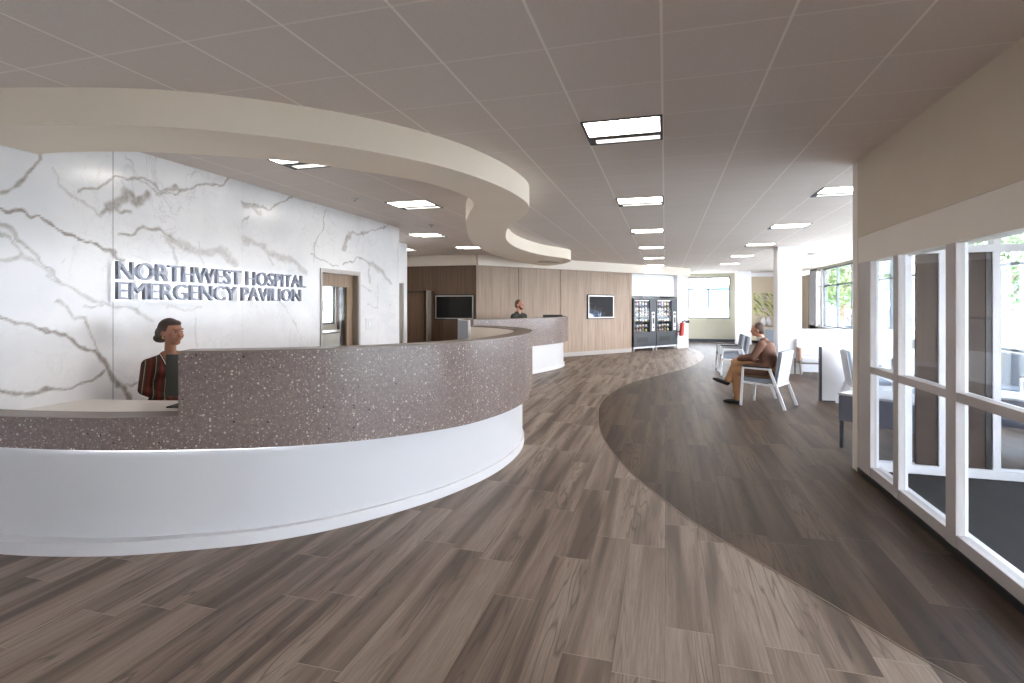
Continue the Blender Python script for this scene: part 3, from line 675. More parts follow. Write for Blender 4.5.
# ------------------------------------------------------------------ vending machines in their alcove
VW, VH, VZ = 1.19, 1.70, .16
def vending(label, tpos):
    p = WM @ Vector((tpos, -.06, 0)); t = thing('vending_machine', label, 'vending machine', p, ang)
    m = M['vend']; b = MB()
    b.box(0, VW, .30, .78, VZ, VZ+VH); b.box(0, .06, 0, .30, VZ, VZ+VH); b.box(.86, VW, 0, .30, VZ, VZ+VH); b.box(.06, .86, 0, .30, VZ+VH-.07, VZ+VH); b.box(.06, .86, 0, .30, VZ, VZ+.50)
    b.build('cabinet', m, t)
    b = MB()
    for k in range(6): b.box(.06, .86, .03, .29, .665+k*.185-.012, .665+k*.185)
    b.build('shelf', M['darkmetal'], t)
    b = MB(); b.box(.06, .86, .015, .022, VZ+.5, VZ+VH-.07); b.build('glass_front', M['glass'], t)
    b = MB(); b.box(.08, .84, .05, .08, VZ+VH-.085, VZ+VH-.07); b.build('interior_light', mat('vending_light', (255, 255, 255), .5, 0, (255, 246, 230), 2), t)
    b = MB(); b.box(.94, 1.09, -.02, 0, .70, 1.38, bev=.006); cp = b.build('control_panel', M['white_lac'], t)
    b = MB(); b.box(.97, 1.06, -.026, -.02, 1.25, 1.33); b.box(.975, 1.055, -.026, -.02, .96, 1.17); b.box(.985, 1.045, -.026, -.02, .80, .86); b.build('keypad', M['black'], cp)
    b = MB(); b.box(.18, .74, -.008, 0, .32, .50, bev=.003); b.build('delivery_flap', M['black'], t)
    b = MB(); b.box(.02, VW-.02, .02, .7, .10, VZ); b.build('base', M['white_lac'], t)
    for x in (.07, VW-.07):
        for y in (.07, .65):
            b = MB(); b.cyl((x, y, 0), (x, y, .11), .025, .03, 12); b.build('foot', M['white_lac'], t)
    return t
M['vend'] = painted('vending_dark_grey', (40, 44, 50), .45, 3)
VN = ['left', 'right']; TP = [6.42, 7.64]
for k in range(2): vending('dark grey snack vending machine, '+['left of the pair next to the oak wall', 'right of the pair next to the fire extinguisher'][k], TP[k])
def snack_proto(kind, col, col2):
    b = MB()
    if kind == 'bag':
        n = 7
        for i in range(n):
            pass
        b.ell((0, 0, .075), (.055, .024, .07), None, 12, 8); b.box(-.054, .054, -.003, .003, 0, .014); b.box(-.054, .054, -.003, .003, .138, .152)
    elif kind == 'bar': b.box(-.05, .05, -.018, .018, 0, .085, bev=.014); b.box(-.058, .058, -.002, .002, .03, .055)
    else:
        b.cyl((0, 0, 0), (0, 0, .10), .034, .034, 14); b.cyl((0, 0, .10), (0, 0, .13), .034, .014, 14); b.cyl((0, 0, .13), (0, 0, .15), .015, .015, 10)
    m = mat('snack_'+kind, col, .35); g = NG(m); x, y, z = g.xyz()
    g.col(g.mix(g.math('LESS_THAN', g.math('ABSOLUTE', g.math('SUBTRACT', z, .07)), .026), col, col2))
    o = b.build({'bag': 'snack_bag', 'bar': 'snack_bar', 'bottle': 'drink_bottle'}[kind], m, None, smooth=True); return o
pal = [((206, 176, 84), (240, 236, 214)), ((120, 134, 70), (232, 224, 190)), ((188, 120, 96), (236, 214, 200)), ((176, 84, 78), (230, 200, 190)), ((150, 156, 168), (228, 230, 236)), ((226, 226, 230), (180, 190, 206)), ((214, 196, 150), (190, 120, 70))]
kinds = ['bottle', 'bar', 'bar', 'bag', 'bag', 'bag']; protos = {}
ordn = ['leftmost', 'second from left', 'middle one', 'second from right', 'rightmost']
rown = ['bottom shelf', 'second shelf from bottom', 'third shelf from bottom', 'third shelf from top', 'second shelf from top', 'top shelf']
for mI in range(2):
    for r in range(6):
        for cI in range(5):
            key = (kinds[r], (cI*2+r*3) % len(pal))
            if key not in protos: protos[key] = snack_proto(kinds[r], *pal[key[1]]); o = protos[key]
            else: o = protos[key].copy(); COL.objects.link(o)
            o.location = WM @ Vector((TP[mI]+.14+cI*.155, -.06+.10, .665+.185*r)); o.rotation_euler = (0, 0, ang)
            nm = {'bag': 'small bright snack bag', 'bar': 'small wrapped snack', 'bottle': 'small pale bottle'}[kinds[r]]
            tag(o, f'{nm}, {ordn[cI]}, {rown[r]}, {VN[mI]} vending machine', 'snack' if kinds[r] != 'bottle' else 'bottle', f'{nm}s, {rown[r]}, {VN[mI]} machine')
p = WM @ Vector((9.04, -.16, 0)); t = thing('fire_extinguisher', 'red fire extinguisher with a black horn on the white wall', 'fire extinguisher', p, ang)
T_ = Matrix.Rotation(math.radians(-10), 4, 'Y')
b = MB(); b.cyl((-.10, 0, .50), (-.04, 0, .92), .085, .085, 20); b.ell((-.04, 0, .92), (.085, .085, .06)); b.ell((-.10, 0, .50), (.085, .085, .03)); b.build('cylinder', M['red'], t, smooth=True)
b = MB(); b.cyl((-.03, 0, .96), (-.02, 0, 1.03), .02, .02); b.bar((-.04, 0, 1.03), (.12, -.02, 1.06), .03, .02); b.build('handle', M['black'], t)
b = MB(); b.tube([(0, 0, 1.0), (.08, -.02, 1.02), (.14, -.02, .99)], .015); b.cyl((.14, -.02, .99), (.30, -.02, 1.0), .03, .055, 14); b.build('horn', M['black'], t)
b = MB(); b.box(-.10, .02, .08, .15, .60, .66); b.build('bracket', M['darkmetal'], t)

# ------------------------------------------------------------------ seating
def make_chair(label):
    t = thing('waiting_chair', label, 'chair')
    for s in (-1, 1):
        b = MB(); b.bar((s*.29, -.30, 0), (s*.29, -.265, .615), .028, .036, .004); b.build('leg', M['metal_w'], t)
        b = MB(); b.bar((s*.29, .14, .62), (s*.29, .37, 0), .028, .042, .004); b.build('leg', M['metal_w'], t)
        b = MB(); b.bar((s*.29, -.28, .615), (s*.29, .17, .612), .03, .028, .004); b.build('arm_frame', M['metal_w'], t)
        b = MB(); b.box(s*.29-.028, s*.29+.028, -.26, .15, .631, .652, bev=.006); b.build('arm_pad', M['black'], t)
        b = MB(); b.bar((s*.29, -.29, .385), (s*.29, .235, .36), .026, .03); b.build('side_rail', M['metal_w'], t)
    b = MB(); b.bar((-.29, .24, .36), (.29, .24, .36), .03, .03); b.bar((-.29, -.27, .385), (.29, -.27, .385), .026, .03); b.build('cross_rail', M['metal_w'], t)
    b = MB(); b.box(-.268, .268, -.28, .22, .39, .455, bev=.02); b.build('seat', M['fabric'], t, smooth=True)
    R = Matrix.Translation((0, .19, .42)) @ Matrix.Rotation(math.radians(-9), 4, 'X')
    b = MB(); b.box(-.268, .268, 0, .05, 0, .49, R, bev=.018); b.build('backrest', M['fabric'], t, smooth=True)
    b = MB(); b.box(-.272, .272, .051, .066, -.03, .485, R, bev=.005); b.build('back_shell', M['fabric_pale'], t)
    return t
CH = make_chair('x')
chairs = [((1.58, 9.47), -118, 'white framed armchair the seated man in the brown jacket sits on'),
          ((1.52, 10.5), -98, 'white framed armchair right behind the seated man, mostly hidden by him'),
          ((1.55, 13.45), -92, 'white framed armchair left of the seated man, the nearer of two'),
          ((1.55, 14.35), -90, 'white framed armchair left of the seated man, the farther of two'),
          ((3.07, 9.68), 84, 'white framed armchair leaning away in front of the low white partition'),
          ((3.35, 8.45), 60, 'grey and white armchair behind the glass, over the low table'),
          ((4.75, 9.3), -60, 'white framed armchair seen through the glass at the right edge'),
          ((3.05, 17.2), -20, 'far armchair between the two columns, left one of the row'),
          ((3.75, 17.35), -10, 'far armchair between the two columns, right one of the row')]
for k, ((x, y), a, lab) in enumerate(chairs):
    o = CH if k == 0 else copy_tree(CH)
    o.location = (x, y, .003); o.rotation_euler = (0, 0, math.radians(a)); o['label'] = lab; o['group'] = 'white framed waiting chairs'
# wood-sided settees in front of the half wall
def make_settee(label, mat_f, w=1.15):
    t = thing('settee', label, 'settee')
    b = MB(); b.box(-w/2+.03, w/2-.03, -.30, .22, .33, .45, bev=.025); b.build('seat', mat_f, t, smooth=True)
    R = Matrix.Translation((0, .19, .46)) @ Matrix.Rotation(math.radians(-9), 4, 'X')
    b = MB(); b.box(-w/2+.03, w/2-.03, 0, .08, 0, .40, R, bev=.02); b.build('backrest', mat_f, t, smooth=True)
    for s in (-1, 1):
        b = MB(); b.box(s*w/2-.02, s*w/2+.02, -.30, .06, .36, .66, bev=.006); b.build('side_panel', M['wood_side'], t)
        for y in (-.29, .24):
            b = MB(); b.cyl((s*(w/2), y, 0), (s*(w/2), y, .38), .016, .02, 10); b.build('leg', M['brownmetal'], t)
    b = MB(); b.box(-w/2, w/2, -.27, .25, .30, .33); b.build('frame', M['brownmetal'], t)
    return t
M['wood_side'] = wood_mat('brown_wood_side', (176, 146, 122), (150, 120, 98), (0, 1)); M['brownmetal'] = mat('brown_metal', (120, 108, 100), .4)
S0 = make_settee('pale grey settee with a brown wooden side, beside the near column', M['fabric_pale'], 1.0)
S0.location = (3.42, 13.6, .003)
S1 = copy_tree(S0); S1.location = (4.75, 13.6, .003); S1['label'] = 'pale grey settee whose backrest shows above the low white partition'
for o in (S0, S1): o['group'] = 'pale settees along the white half wall'
def low_table(label, loc, rz):
    t = thing('lounge_table', label, 'table', loc, rz, 'slate sided low tables by the vestibule')
    w, d = .78, .62
    b = MB(); b.box(-w/2-.01, w/2+.01, -d/2-.01, d/2+.01, .60, .625, bev=.005); b.build('table_top', M['fabric_pale'], t)
    b = MB()
    for a in ((-w/2, w/2, -d/2, -d/2+.03), (-w/2, w/2, d/2-.03, d/2), (-w/2, -w/2+.03, -d/2, d/2), (w/2-.03, w/2, -d/2, d/2)): b.box(a[0], a[1], a[2], a[3], .31, .60)
    b.build('apron', M['fabric_dark'], t)
    for x in (-1, 1):
        for y in (-1, 1):
            b = MB(); b.bar((x*(w/2-.02), y*(d/2-.02), .0), (x*(w/2-.02), y*(d/2-.02), .60), .03, .03); b.build('leg', M['darkmetal'], t)
    return t
rz = math.atan2(6.32-6.86, 2.50-1.95)
low_table('low table with slate sides and a pale top just past the glass corner', (2.40, 6.84, .003), rz)
low_table('low slate sided table seen through the glass at the right edge', (3.85, 7.15, .003), rz+.1)

# ------------------------------------------------------------------ people
def blob(name, mt, parent, prims, voxel=.009, smooth=4, loc=None, rz=0):
    b = MB()
    for p in prims:
        if p[0] == 'c': b.cap(p[1], p[2], p[3], p[4])
        else: b.ell(p[1], p[2], (Matrix.Rotation(p[3][0], 4, p[3][1]) if len(p) > 3 else None))
    if rz or loc:
        bmesh.ops.transform(b.bm, matrix=Matrix.Translation(loc or (0, 0, 0)) @ Matrix.Rotation(rz, 4, 'Z') @ Matrix.Translation(-Vector(loc or (0, 0, 0))), verts=b.bm.verts)
    o = b.build(name, mt, None)
    m = o.modifiers.new('r', 'REMESH'); m.mode = 'VOXEL'; m.voxel_size = voxel
    m = o.modifiers.new('s', 'SMOOTH'); m.iterations = smooth; m.factor = .5
    bpy.context.view_layer.update()
    me = bpy.data.meshes.new_from_object(o.evaluated_get(bpy.context.evaluated_depsgraph_get())); old = o.data; o.modifiers.clear(); o.data = me; bpy.data.meshes.remove(old)
    me.name = name; me.materials.clear(); me.materials.append(mt); me.polygons.foreach_set('use_smooth', [True]*len(me.polygons)); o.parent = parent; return o
def rotp(prims, c, rz, pitch=0):
    R = Matrix.Translation(c) @ Matrix.Rotation(rz, 4, 'Z') @ Matrix.Rotation(pitch, 4, 'X') @ Matrix.Translation(-Vector(c)); out = []
    for p in prims:
        if p[0] == 'c': out.append(('c', tuple(R @ Vector(p[1])), tuple(R @ Vector(p[2])), p[3], p[4]))
        else: out.append(('e', tuple(R @ Vector(p[1])), p[2], (rz, 'Z')))
    return out
def head(c, s=1.0):     # c = centre of the skull, face towards -Y
    x, y, z = c; q = lambda a, b_, d: (x+a*s, y+b_*s, z+d*s)
    return [('e', q(0, .008, .012), (.074*s, .092*s, .092*s)), ('e', q(0, -.028, -.03), (.060*s, .062*s, .078*s)), ('e', q(0, -.052, -.088), (.034*s, .034*s, .026*s)),
            ('c', q(0, -.088, .004), q(0, -.106, -.034), .009*s, .0135*s), ('e', q(0, -.086, .022), (.05*s, .016*s, .012*s)),
            ('e', q(0, -.086, -.058), (.026*s, .014*s, .007*s)), ('e', q(0, -.083, -.069), (.022*s, .014*s, .007*s)),
            ('e', q(.074, .008, -.012), (.011*s, .02*s, .03*s)), ('e', q(-.074, .008, -.012), (.011*s, .02*s, .03*s)),
            ('e', q(.036, -.058, -.034), (.026*s, .028*s, .03*s)), ('e', q(-.036, -.058, -.034), (.026*s, .028*s, .03*s))]
def hand(w, d, n, s=1):   # wrist, direction of fingers, back-of-hand normal
    w, d, n = Vector(w), Vector(d).normalized(), Vector(n).normalized(); u = d.cross(n).normalized(); out = []
    pc = w+d*.045; out.append(('c', tuple(w), tuple(w+d*.03), .024, .027))
    for k in range(4):
        o_ = (k-1.5)*.019; L = (.062, .075, .072, .056)[k]
        a = w+d*.075+u*o_; b_ = a+d*L*.5-n*.006; e = b_+d*L*.4-n*.026
        out += [('c', tuple(w+d*.02+u*o_*.8), tuple(a), .014, .0125), ('c', tuple(a), tuple(b_), .0095, .009), ('c', tuple(b_), tuple(e), .009, .0075)]
    a = w+d*.025+u*(-.03*s); b_ = a+d*.035-u*.020*s-n*.01; out += [('c', tuple(a), tuple(b_), .013, .011), ('c', tuple(b_), tuple(b_+d*.028-n*.01), .0105, .0085)]
    return out
def eyes(parent, c, s, rz, piv):
    R = Matrix.Translation(piv) @ Matrix.Rotation(rz, 4, 'Z') @ Matrix.Translation(-Vector(piv))
    for k in (-1, 1):
        p = R @ Vector((c[0]+k*.031*s, c[1]-.083*s, c[2]-.002*s)); b = MB(); b.ell(tuple(p), (.012*s, .007*s, .0055*s), Matrix.Rotation(rz, 4, 'Z'), 12, 8); e = b.build('eye', M['eye'], parent, smooth=True)
        p2 = R @ Vector((c[0]+k*.031*s, c[1]-.0885*s, c[2]-.002*s)); b = MB(); b.ell(tuple(p2), (.0062*s, .004*s, .0055*s), None, 10, 6); b.build('iris', M['black'], e, smooth=True)
        p3 = [R @ Vector((c[0]+k*.031*s+j*.017*s, c[1]-.089*s+abs(j)*.008*s, c[2]+.022*s-abs(j)*.004*s)) for j in (-1, 0, 1)]
        b = MB(); b.tube([tuple(v) for v in p3], .0022*s, 6); b.build('eyebrow', M['hair'], parent)
M['eye'] = mat('eye_white', (150, 138, 130), .6); M['hair'] = mat('dark_hair', (70, 54, 48), .6); M['hair_grey'] = mat('grey_brown_hair', (96, 80, 72), .8)
def skin(name, c):
    m = mat(name, c, .5); m.node_tree.nodes['Principled BSDF'].inputs['Subsurface Weight'].default_value = .05; return m

# the receptionist: torso turned to the right of the picture, head in profile
W = thing('person', 'woman with dark pinned-back hair and a striped V-neck sweater behind the near desk', 'person', (-4.19, 3.705, 0), math.radians(60))
sk = skin('brown_skin', (164, 116, 94)); hp = (0, .0, 1.27); hr = math.radians(26); hc = (0, -.012, 1.392)
prims = rotp(head(hc, 1.04), hp, hr) + [('c', (0, .012, 1.16), (0, -.002, 1.31), .047, .043), ('e', (0, 0, 1.07), (.14, .08, .14)), ('e', (0, 0, .90), (.13, .085, .14)), ('e', (0, .01, .80), (.145, .095, .10)),
    ('c', (-.12, 0, 1.12), (.12, 0, 1.12), .05, .05)]
for s in (-1, 1):
    prims += [('c', (s*.165, 0, 1.115), (s*.19, .01, .90), .038, .032), ('c', (s*.085, 0, .78), (s*.09, -.01, .44), .07, .05), ('c', (s*.09, -.01, .44), (s*.09, .01, .08), .048, .032), ('c', (s*.09, .01, .05), (s*.095, -.12, .03), .03, .026)]
prims += [('c', (.19, .01, .90), (-.02, -.135, .80), .032, .024), ('c', (-.19, .01, .90), (.02, -.15, .765), .032, .024)]
prims += hand((-.03, -.14, .795), (-.85, .1, -.3), (0, -1, .2), 1) + hand((.03, -.155, .76), (.9, .1, -.3), (0, -1, .2), -1)
blob('body', sk, W, prims, .0065, 3); eyes(W, hc, 1.04, hr, hp)
sw = mat('striped_sweater', (70, 40, 32), .85); g = NG(sw); x, y, z = g.xyz(); ax = g.math('ABSOLUTE', x)
wv = g.math('FRACT', g.math('MULTIPLY', g.math('ADD', ax, g.math('MULTIPLY', z, .10)), 13.0))
c = g.ramp(wv, [(.0, (62, 40, 34)), (.30, (74, 38, 30)), (.42, (126, 46, 30)), (.62, (98, 36, 28)), (.74, (58, 44, 34)), (.93, (74, 66, 52)), (.96, (170, 150, 130))])
d = g.math('SUBTRACT', ax, g.math('MULTIPLY', g.math('SUBTRACT', z, .985), .33)); fr = g.math('LESS_THAN', y, -.0)
inv = g.math('MULTIPLY', g.math('LESS_THAN', d, 0.0), fr); w1 = g.math('MULTIPLY', g.math('MULTIPLY', g.math('GREATER_THAN', d, .0), g.math('LESS_THAN', d, .024)), fr); w2 = g.math('MULTIPLY', g.math('MULTIPLY', g.math('GREATER_THAN', d, .006), g.math('LESS_THAN', d, .013)), fr)
c = g.mix(w1, c, (36, 28, 28)); c = g.mix(w2, c, (226, 214, 200)); c = g.mix(inv, c, (150, 104, 82)); g.col(c)
prims = [('e', (0, 0, 1.06), (.162, .100, .145)), ('e', (0, 0, .90), (.150, .102, .15)), ('e', (0, .01, .80), (.162, .112, .08)), ('c', (0, .01, 1.165), (.14, .0, 1.118), .056, .055), ('c', (0, .01, 1.165), (-.14, .0, 1.118), .056, .055), ('e', (.065, -.055, 1.05), (.06, .055, .055)), ('e', (-.065, -.055, 1.05), (.06, .055, .055)), ('c', (-.04, .01, 1.18), (.04, .01, 1.18), .045, .045)]
for s in (-1, 1): prims += [('c', (s*.165, 0, 1.112), (s*.195, .01, .90), .054, .045), ]
prims += [('c', (.195, .01, .90), (-.03, -.142, .80), .046, .036), ('c', (-.195, .01, .90), (.03, -.158, .765), .046, .036)]
blob('sweater', sw, W, prims, .008, 5)
b_ = rotp([('e', (hc[0], hc[1]+.028, hc[2]+.026), (.090, .094, .096)), ('e', (0, hc[1]+.09, hc[2]-.012), (.072, .072, .07)), ('e', (0, hc[1]+.13, hc[2]-.06), (.062, .06, .042)), ('e', (0.0, hc[1]-.03, hc[2]+.072), (.06, .052, .032)), ('e', (.066, hc[1]+.03, hc[2]-.0), (.02, .045, .06)), ('e', (-.066, hc[1]+.03, hc[2]-.0), (.02, .045, .06))], hp, hr)
blob('hair', M['hair'], W, b_, .008, 4)
for k in (-1, 1):
    p = Matrix.Translation(hp) @ Matrix.Rotation(hr, 4, 'Z') @ Matrix.Translation(-Vector(hp)) @ Vector((hc[0]+k*.078, hc[1]+.004, hc[2]-.05)); b = MB(); b.ell(tuple(p), (.006, .006, .012)); b.build('earring', mat('gold', (214, 170, 90), .3, .8), W, smooth=True)
prims = []
for s in (-1, 1): prims += [('c', (s*.08, .005, .78), (s*.09, -.01, .44), .092, .066), ('c', (s*.09, -.01, .44), (s*.09, .01, .10), .064, .052)]
prims += [('e', (0, .01, .80), (.158, .11, .09))]; blob('trousers', mat('dark_trousers', (38, 36, 40), .9), W, prims, .011, 4)
for s in (-1, 1): blob('shoe', M['black'], W, [('c', (s*.09, .02, .042), (s*.095, -.14, .034), .04, .034), ('e', (s*.09, .03, .05), (.036, .04, .045))], .009, 3)

# the man standing at the far desk
S = thing('person', 'bearded man in a dark green jacket standing behind the far desk', 'person', (-3.66, 13.45, 0), math.radians(62)); S.scale = (1.17,)*3
sk2 = skin('ruddy_skin', (196, 140, 118)); hc2 = (0, -.012, 1.402); prims = rotp(head(hc2, .98), hp, math.radians(15)) + [('c', (0, .012, 1.16), (0, -.002, 1.32), .055, .05), ('e', (0, 0, 1.06), (.15, .09, .15)), ('e', (0, 0, .86), (.13, .09, .16)), ('c', (-.14, 0, 1.16), (.14, 0, 1.16), .05, .05)]
for s in (-1, 1):
    prims += [('c', (s*.185, 0, 1.14), (s*.21, .01, .90), .045, .038), ('c', (s*.21, .01, .90), (s*.18, -.16, .80), .036, .027), ('c', (s*.085, 0, .78), (s*.09, -.01, .44), .075, .052), ('c', (s*.09, -.01, .44), (s*.09, .01, .08), .05, .034), ('c', (s*.09, .01, .05), (s*.095, -.12, .03), .03, .026)]
    prims += hand((s*.18, -.16, .80), (-s*.2, -1, -.2), (0, -.2, 1), s)
blob('body', sk2, S, prims, .008, 3); eyes(S, hc2, .98, math.radians(15), hp)
gj = mat('dark_green_jacket', (52, 54, 48), .85); prims = [('e', (0, 0, 1.05), (.178, .115, .16)), ('e', (0, 0, .84), (.16, .115, .17)), ('c', (-.15, 0, 1.15), (.15, 0, 1.15), .062, .062), ('c', (-.05, .02, 1.20), (.05, .02, 1.20), .055, .055)]
for s in (-1, 1): prims += [('c', (s*.185, 0, 1.14), (s*.215, .01, .90), .06, .052), ('c', (s*.215, .01, .90), (s*.187, -.13, .815), .05, .04)]
blob('jacket', gj, S, prims, .010, 4)
h0 = math.radians(15)
blob('hair', M['hair_grey'], S, rotp([('e', (0, hc2[1]+.024, hc2[2]+.026), (.078, .086, .086)), ('e', (0, hc2[1]+.05, hc2[2]-.02), (.07, .056, .07))], hp, h0), .008, 3)
blob('beard', mat('red_beard', (128, 78, 58), .9), S, rotp([('e', (0, hc2[1]-.05, hc2[2]-.088), (.044, .038, .032)), ('c', (-.058, hc2[1]-.02, hc2[2]-.05), (-.02, hc2[1]-.07, hc2[2]-.088), .018, .02), ('c', (.058, hc2[1]-.02, hc2[2]-.05), (.02, hc2[1]-.07, hc2[2]-.088), .018, .02)], hp, h0), .007, 3)
prims = [('e', (0, .0, .78), (.15, .11, .09))]
for s in (-1, 1): prims += [('c', (s*.08, .005, .76), (s*.09, -.01, .44), .095, .068), ('c', (s*.09, -.01, .44), (s*.09, .01, .10), .066, .055)]
blob('trousers', mat('charcoal_trousers', (46, 46, 50), .9), S, prims, .012, 4)
for s in (-1, 1): blob('shoe', M['black'], S, [('c', (s*.09, .02, .042), (s*.095, -.14, .034), .042, .036), ('e', (s*.09, .03, .05), (.038, .042, .048))], .009, 3)

# the seated man, legs crossed, hands clasped on his knee
Q = thing('person', 'man in a brown jacket and tan trousers sitting with crossed legs, hands on knee', 'person', (1.53, 9.45, .003), math.radians(-109))
hc3 = (0, -.085, 1.225); hp3 = (0, -.03, 1.08)
prims = head(hc3, .98) + [('c', (0, -.01, 1.03), (0, -.055, 1.13), .055, .053), ('e', (0, .06, .86), (.15, .10, .18)), ('e', (0, .11, .64), (.14, .11, .15)), ('c', (-.14, .0, 1.0), (.14, .0, 1.0), .05, .05)]
shL, elL, wrL = (.19, .0, .99), (.245, -.11, .78), (.075, -.37, .735)
shR, elR, wrR = (-.19, .0, .99), (-.235, -.13, .79), (-.02, -.38, .745)
prims += [('c', shL, elL, .045, .038), ('c', elL, wrL, .036, .027), ('c', shR, elR, .045, .038), ('c', elR, wrR, .036, .027)]
prims += hand(wrL, (-.55, -.8, -.15), (.2, -.3, 1), 1) + hand(wrR, (.6, -.75, -.2), (-.2, -.2, 1), -1)
prims += [('c', (.09, .08, .54), (.10, -.40, .53), .075, .055), ('c', (.10, -.40, .53), (.10, -.37, .09), .05, .034), ('c', (.10, -.36, .05), (.11, -.50, .035), .03, .026),
          ('c', (-.09, .08, .56), (.07, -.40, .655), .075, .055), ('c', (.07, -.40, .655), (.13, -.52, .36), .048, .034), ('c', (.13, -.53, .33), (.14, -.66, .36), .028, .024)]
blob('body', sk2, Q, prims, .0075, 3); eyes(Q, hc3, .98, 0, hp3)
bj = mat('brown_jacket', (110, 78, 64), .85)
prims = [('e', (0, .055, .87), (.188, .13, .19)), ('e', (0, .075, .66), (.178, .135, .17)), ('e', (0, .09, .55), (.185, .14, .09)), ('e', (0, .07, .76), (.18, .135, .16)), ('c', (-.11, .05, .60), (-.04, -.24, .645), .115, .098), ('c', (.10, .05, .585), (.105, -.22, .575), .115, .10), ('c', (-.15, .005, .99), (.15, .005, .99), .066, .066), ('c', (-.05, .01, 1.045), (.05, .01, 1.045), .058, .058),  # hem drawn over the lap; its dark colour also stands in for shade
         ('c', shL, elL, .064, .055), ('c', elL, (.095, -.34, .742), .053, .04), ('c', shR, elR, .064, .055), ('c', elR, (-.04, -.35, .75), .053, .04)]
blob('jacket', bj, Q, prims, .009, 4)
blob('shirt_collar', M['white2'], Q, [('c', (0, -.03, 1.07), (0, -.045, 1.095), .058, .056)], .008, 3)
blob('hair', M['hair_grey'], Q, [('e', (0, hc3[1]+.024, hc3[2]+.028), (.080, .086, .086)), ('e', (0, hc3[1]+.055, hc3[2]-.015), (.068, .055, .07))], .008, 3)
tt = mat('tan_trousers', (166, 124, 88), .9)
prims = [('e', (0, .10, .56), (.17, .14, .10)), ('c', (.09, .08, .55), (.10, -.40, .535), .095, .075), ('c', (.10, -.40, .535), (.10, -.37, .10), .072, .06)]
blob('trousers', tt, Q, prims + [('c', (-.09, .08, .57), (.07, -.40, .66), .095, .073), ('c', (.07, -.40, .66), (.125, -.508, .39), .07, .056)], .010, 4)
blob('shoe', M['black'], Q, [('c', (.10, -.345, .043), (.11, -.52, .034), .041, .036), ('e', (.10, -.34, .055), (.037, .042, .05)), ('c', (.11, -.52, .034), (.112, -.57, .03), .036, .026)], .009, 3)
blob('shoe', M['black'], Q, [('c', (.13, -.525, .33), (.142, -.69, .375), .038, .033), ('e', (.13, -.52, .34), (.036, .04, .045)), ('c', (.142, -.69, .375), (.145, -.735, .39), .032, .024)], .009, 3)

# ------------------------------------------------------------------ outdoors
GR = painted('pale_paving', (206, 204, 196), .9)
b = MB(); b.box(-400, 400, -200, 520, -.6, -.14); o = b.build('ground', GR); struct(o)
def ridge():
    b = bmesh.new(); n = 120; rows = []
    for k in range(n+1):
        a = math.radians(-20+220*k/n); R = 330
        h = 13+10*mnoise.noise(Vector((a*3, 0, 1)))+5*mnoise.noise(Vector((a*11, 2, 1)))
        p = [(R-40, -.2), (R-10, h*.6), (R, h), (R+30, h*.8), (R+60, -.2)]
        rows.append([b.verts.new((r*math.cos(a), r*math.sin(a), z)) for r, z in p])
    for i in range(n):
        for j in range(4): b.faces.new((rows[i][j], rows[i+1][j], rows[i+1][j+1], rows[i][j+1]))
    me = bpy.data.meshes.new('hills'); b.to_mesh(me); b.free(); me.materials.append(painted('blue_hills', (80, 94, 112), 1, 4))
    o = bpy.data.objects.new('hills', me); COL.objects.link(o); return struct(o)
ridge()
leafm = painted('leaves', (122, 146, 96), .8, 24); bark = painted('bark', (120, 104, 90), .9)
def tree(label, loc, h, r, n=2600, zc=.62):
    t = thing('tree', label, 'tree', loc, 0, 'trees outside the right-hand windows')
    b = MB(); b.cyl((0, 0, 0), (0, 0, h*.45), h*.03, h*.02, 10)
    for k in range(7):
        a = k*2.4; e = (math.cos(a)*r*.6, math.sin(a)*r*.6, h*(.55+.05*(k % 4))); b.cyl((0, 0, h*(.26+.03*k)), e, h*.012, h*.004, 6)
    b.build('trunk', bark, t)
    bm = bmesh.new(); cl = [(random.uniform(-1, 1)*r*.6, random.uniform(-1, 1)*r*.6, h*zc+random.uniform(-1, 1)*h*.24, r*random.uniform(.35, .55)) for _ in range(12)]
    for k in range(n):
        cx, cy, cz, cr = random.choice(cl); d = Vector((random.gauss(0, 1), random.gauss(0, 1), random.gauss(0, 1))).normalized()*cr*random.uniform(.6, 1.05)
        p = Vector((cx, cy, cz))+d; s = .13*random.uniform(.7, 1.3); u = Vector((random.gauss(0, 1), random.gauss(0, 1), random.gauss(0, 1))).normalized(); v = u.orthogonal().normalized()
        q = [bm.verts.new(p+u*s), bm.verts.new(p+v*s*.6), bm.verts.new(p-u*s), bm.verts.new(p-v*s*.6)]; bm.faces.new(q)
    me = bpy.data.meshes.new('foliage'); bm.to_mesh(me); bm.free(); me.materials.append(leafm); o = bpy.data.objects.new('foliage', me); COL.objects.link(o); o.parent = t; return t
tree('leafy green tree outside, seen between the column and the glass wall', (9.3, 33.2, -.14), 6.2, 2.2)
tree('leafy green tree outside, seen through the first pane of the glass wall', (12.8, 37.5, -.14), 6.6, 2.5)
tree('leafy green tree outside, rightmost, behind the dark door leaf of the vestibule', (15.0, 30.0, -.14), 6.4, 2.2)
t = thing('bare_shrub', 'bare branching shrub just outside the right-hand windows', 'shrub', (7.0, 22.6, -.14)); b = MB()
def br(p, d, L, r, k):
    e = p+d*L; b.cyl(tuple(p), tuple(e), r, r*.7, 6)
    if k:
        for _ in range(3):
            nd = (d+Vector((random.uniform(-.7, .7), random.uniform(-.7, .7), random.uniform(-.1, .4)))).normalized(); br(e, nd, L*.72, r*.65, k-1)
for _ in range(4): br(Vector((0, 0, .3)), Vector((random.uniform(-.4, .4), random.uniform(-.4, .4), 1)).normalized(), .62, .03, 3)
b.build('branches', bark, t)
b = MB(); b.cyl((0, 0, 0), (0, 0, .4), .34, .42, 24); b.build('planter', M['white2'], t, smooth=True)
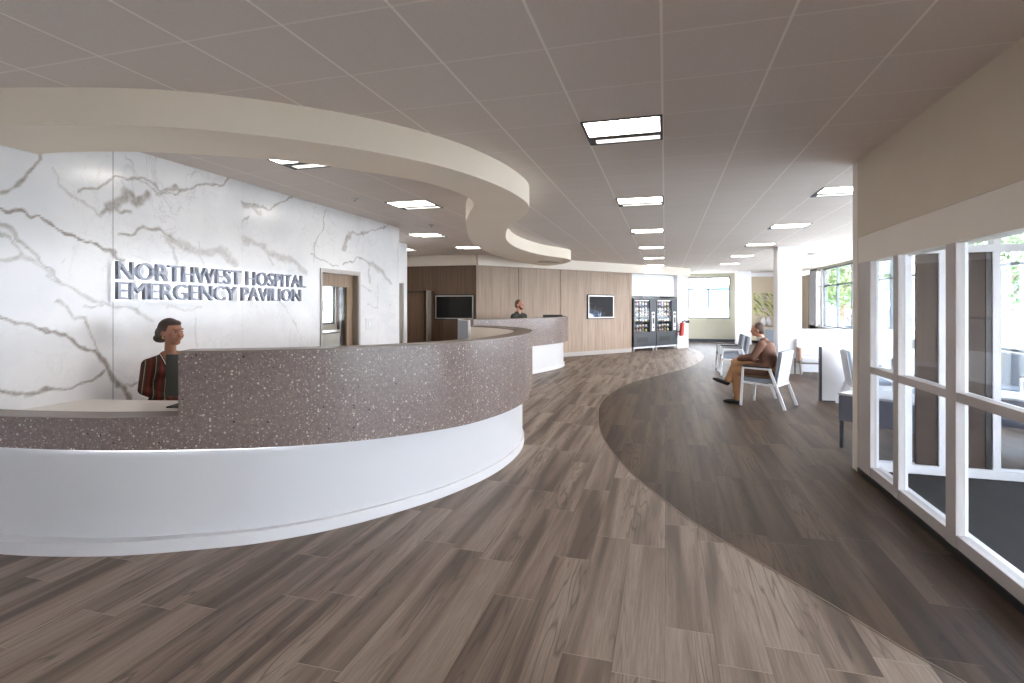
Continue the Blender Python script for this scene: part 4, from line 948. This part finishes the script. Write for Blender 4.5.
def car(label, loc, rz, col):
    t = thing('car', label, 'car', loc, rz)
    def prof(pts, w, nm, m, z0=0):
        bm = bmesh.new(); A = [bm.verts.new((x, -w/2, z)) for x, z in pts]; B = [bm.verts.new((x, w/2, z)) for x, z in pts]; n = len(pts)
        for i in range(n): bm.faces.new((A[i], A[(i+1) % n], B[(i+1) % n], B[i]))
        bm.faces.new(A); bm.faces.new(list(reversed(B))); bmesh.ops.recalc_face_normals(bm, faces=bm.faces); bmesh.ops.bevel(bm, geom=list(bm.edges), offset=.03, segments=2, affect='EDGES')
        me = bpy.data.meshes.new(nm); bm.to_mesh(me); bm.free(); me.materials.append(m); o = bpy.data.objects.new(nm, me); COL.objects.link(o); o.parent = t
    prof([(-2.2, .35), (-2.2, .85), (-1.3, .98), (1.4, .98), (2.2, .82), (2.25, .35)], 1.75, 'car_body', mat('car_paint', col, .3)); prof([(-1.4, .95), (-.8, 1.42), (.7, 1.42), (1.5, .95)], 1.5, 'cabin', M['darkmetal'])
    for x in (-1.4, 1.4):
        for y in (-.85, .85): b = MB(); b.cyl((x, y-.1, .33), (x, y+.1, .33), .33, .33, 20); b.build('wheel', M['black'], t)
car('blue-grey car parked outside, seen through the first pane', (13.6, 41.5, -.14), .1, (120, 140, 165))
bl = [((34, 92), 9, 7, 6, 'white flat building far beyond the right-hand glass, nearer the frame edge'), ((58, 110), 14, 9, 8, 'white building in the far distance behind the right-hand glass, wider one'),
      ((-46, 60), 10, 8, 6, 'white building far outside, seen through the door glass'), ((-62, 70), 12, 8, 9, 'taller white building far outside, seen through the door glass'),
      ]
for (x, y), w_, d_, h_, lab in bl:
    t = thing('distant_building', lab, 'building', (x, y, -.14), random.uniform(-.3, .3)); b = MB(); b.box(-w_/2, w_/2, -d_/2, d_/2, 0, h_); b.build('wall', M['white'], t)
    b = MB(); b.box(-w_/2-.2, w_/2+.2, -d_/2-.2, d_/2+.2, h_, h_+.3); b.build('roof', M['grey'], t)
    for k in range(int(w_/2)):
        for z in range(int(h_/3)): b = MB(); xx = -w_/2+1+2*k; b.box(xx, xx+1, -d_/2-.04, -d_/2, 1+3*z, 2.3+3*z); b.build('window', M['fabric_dark'], t)
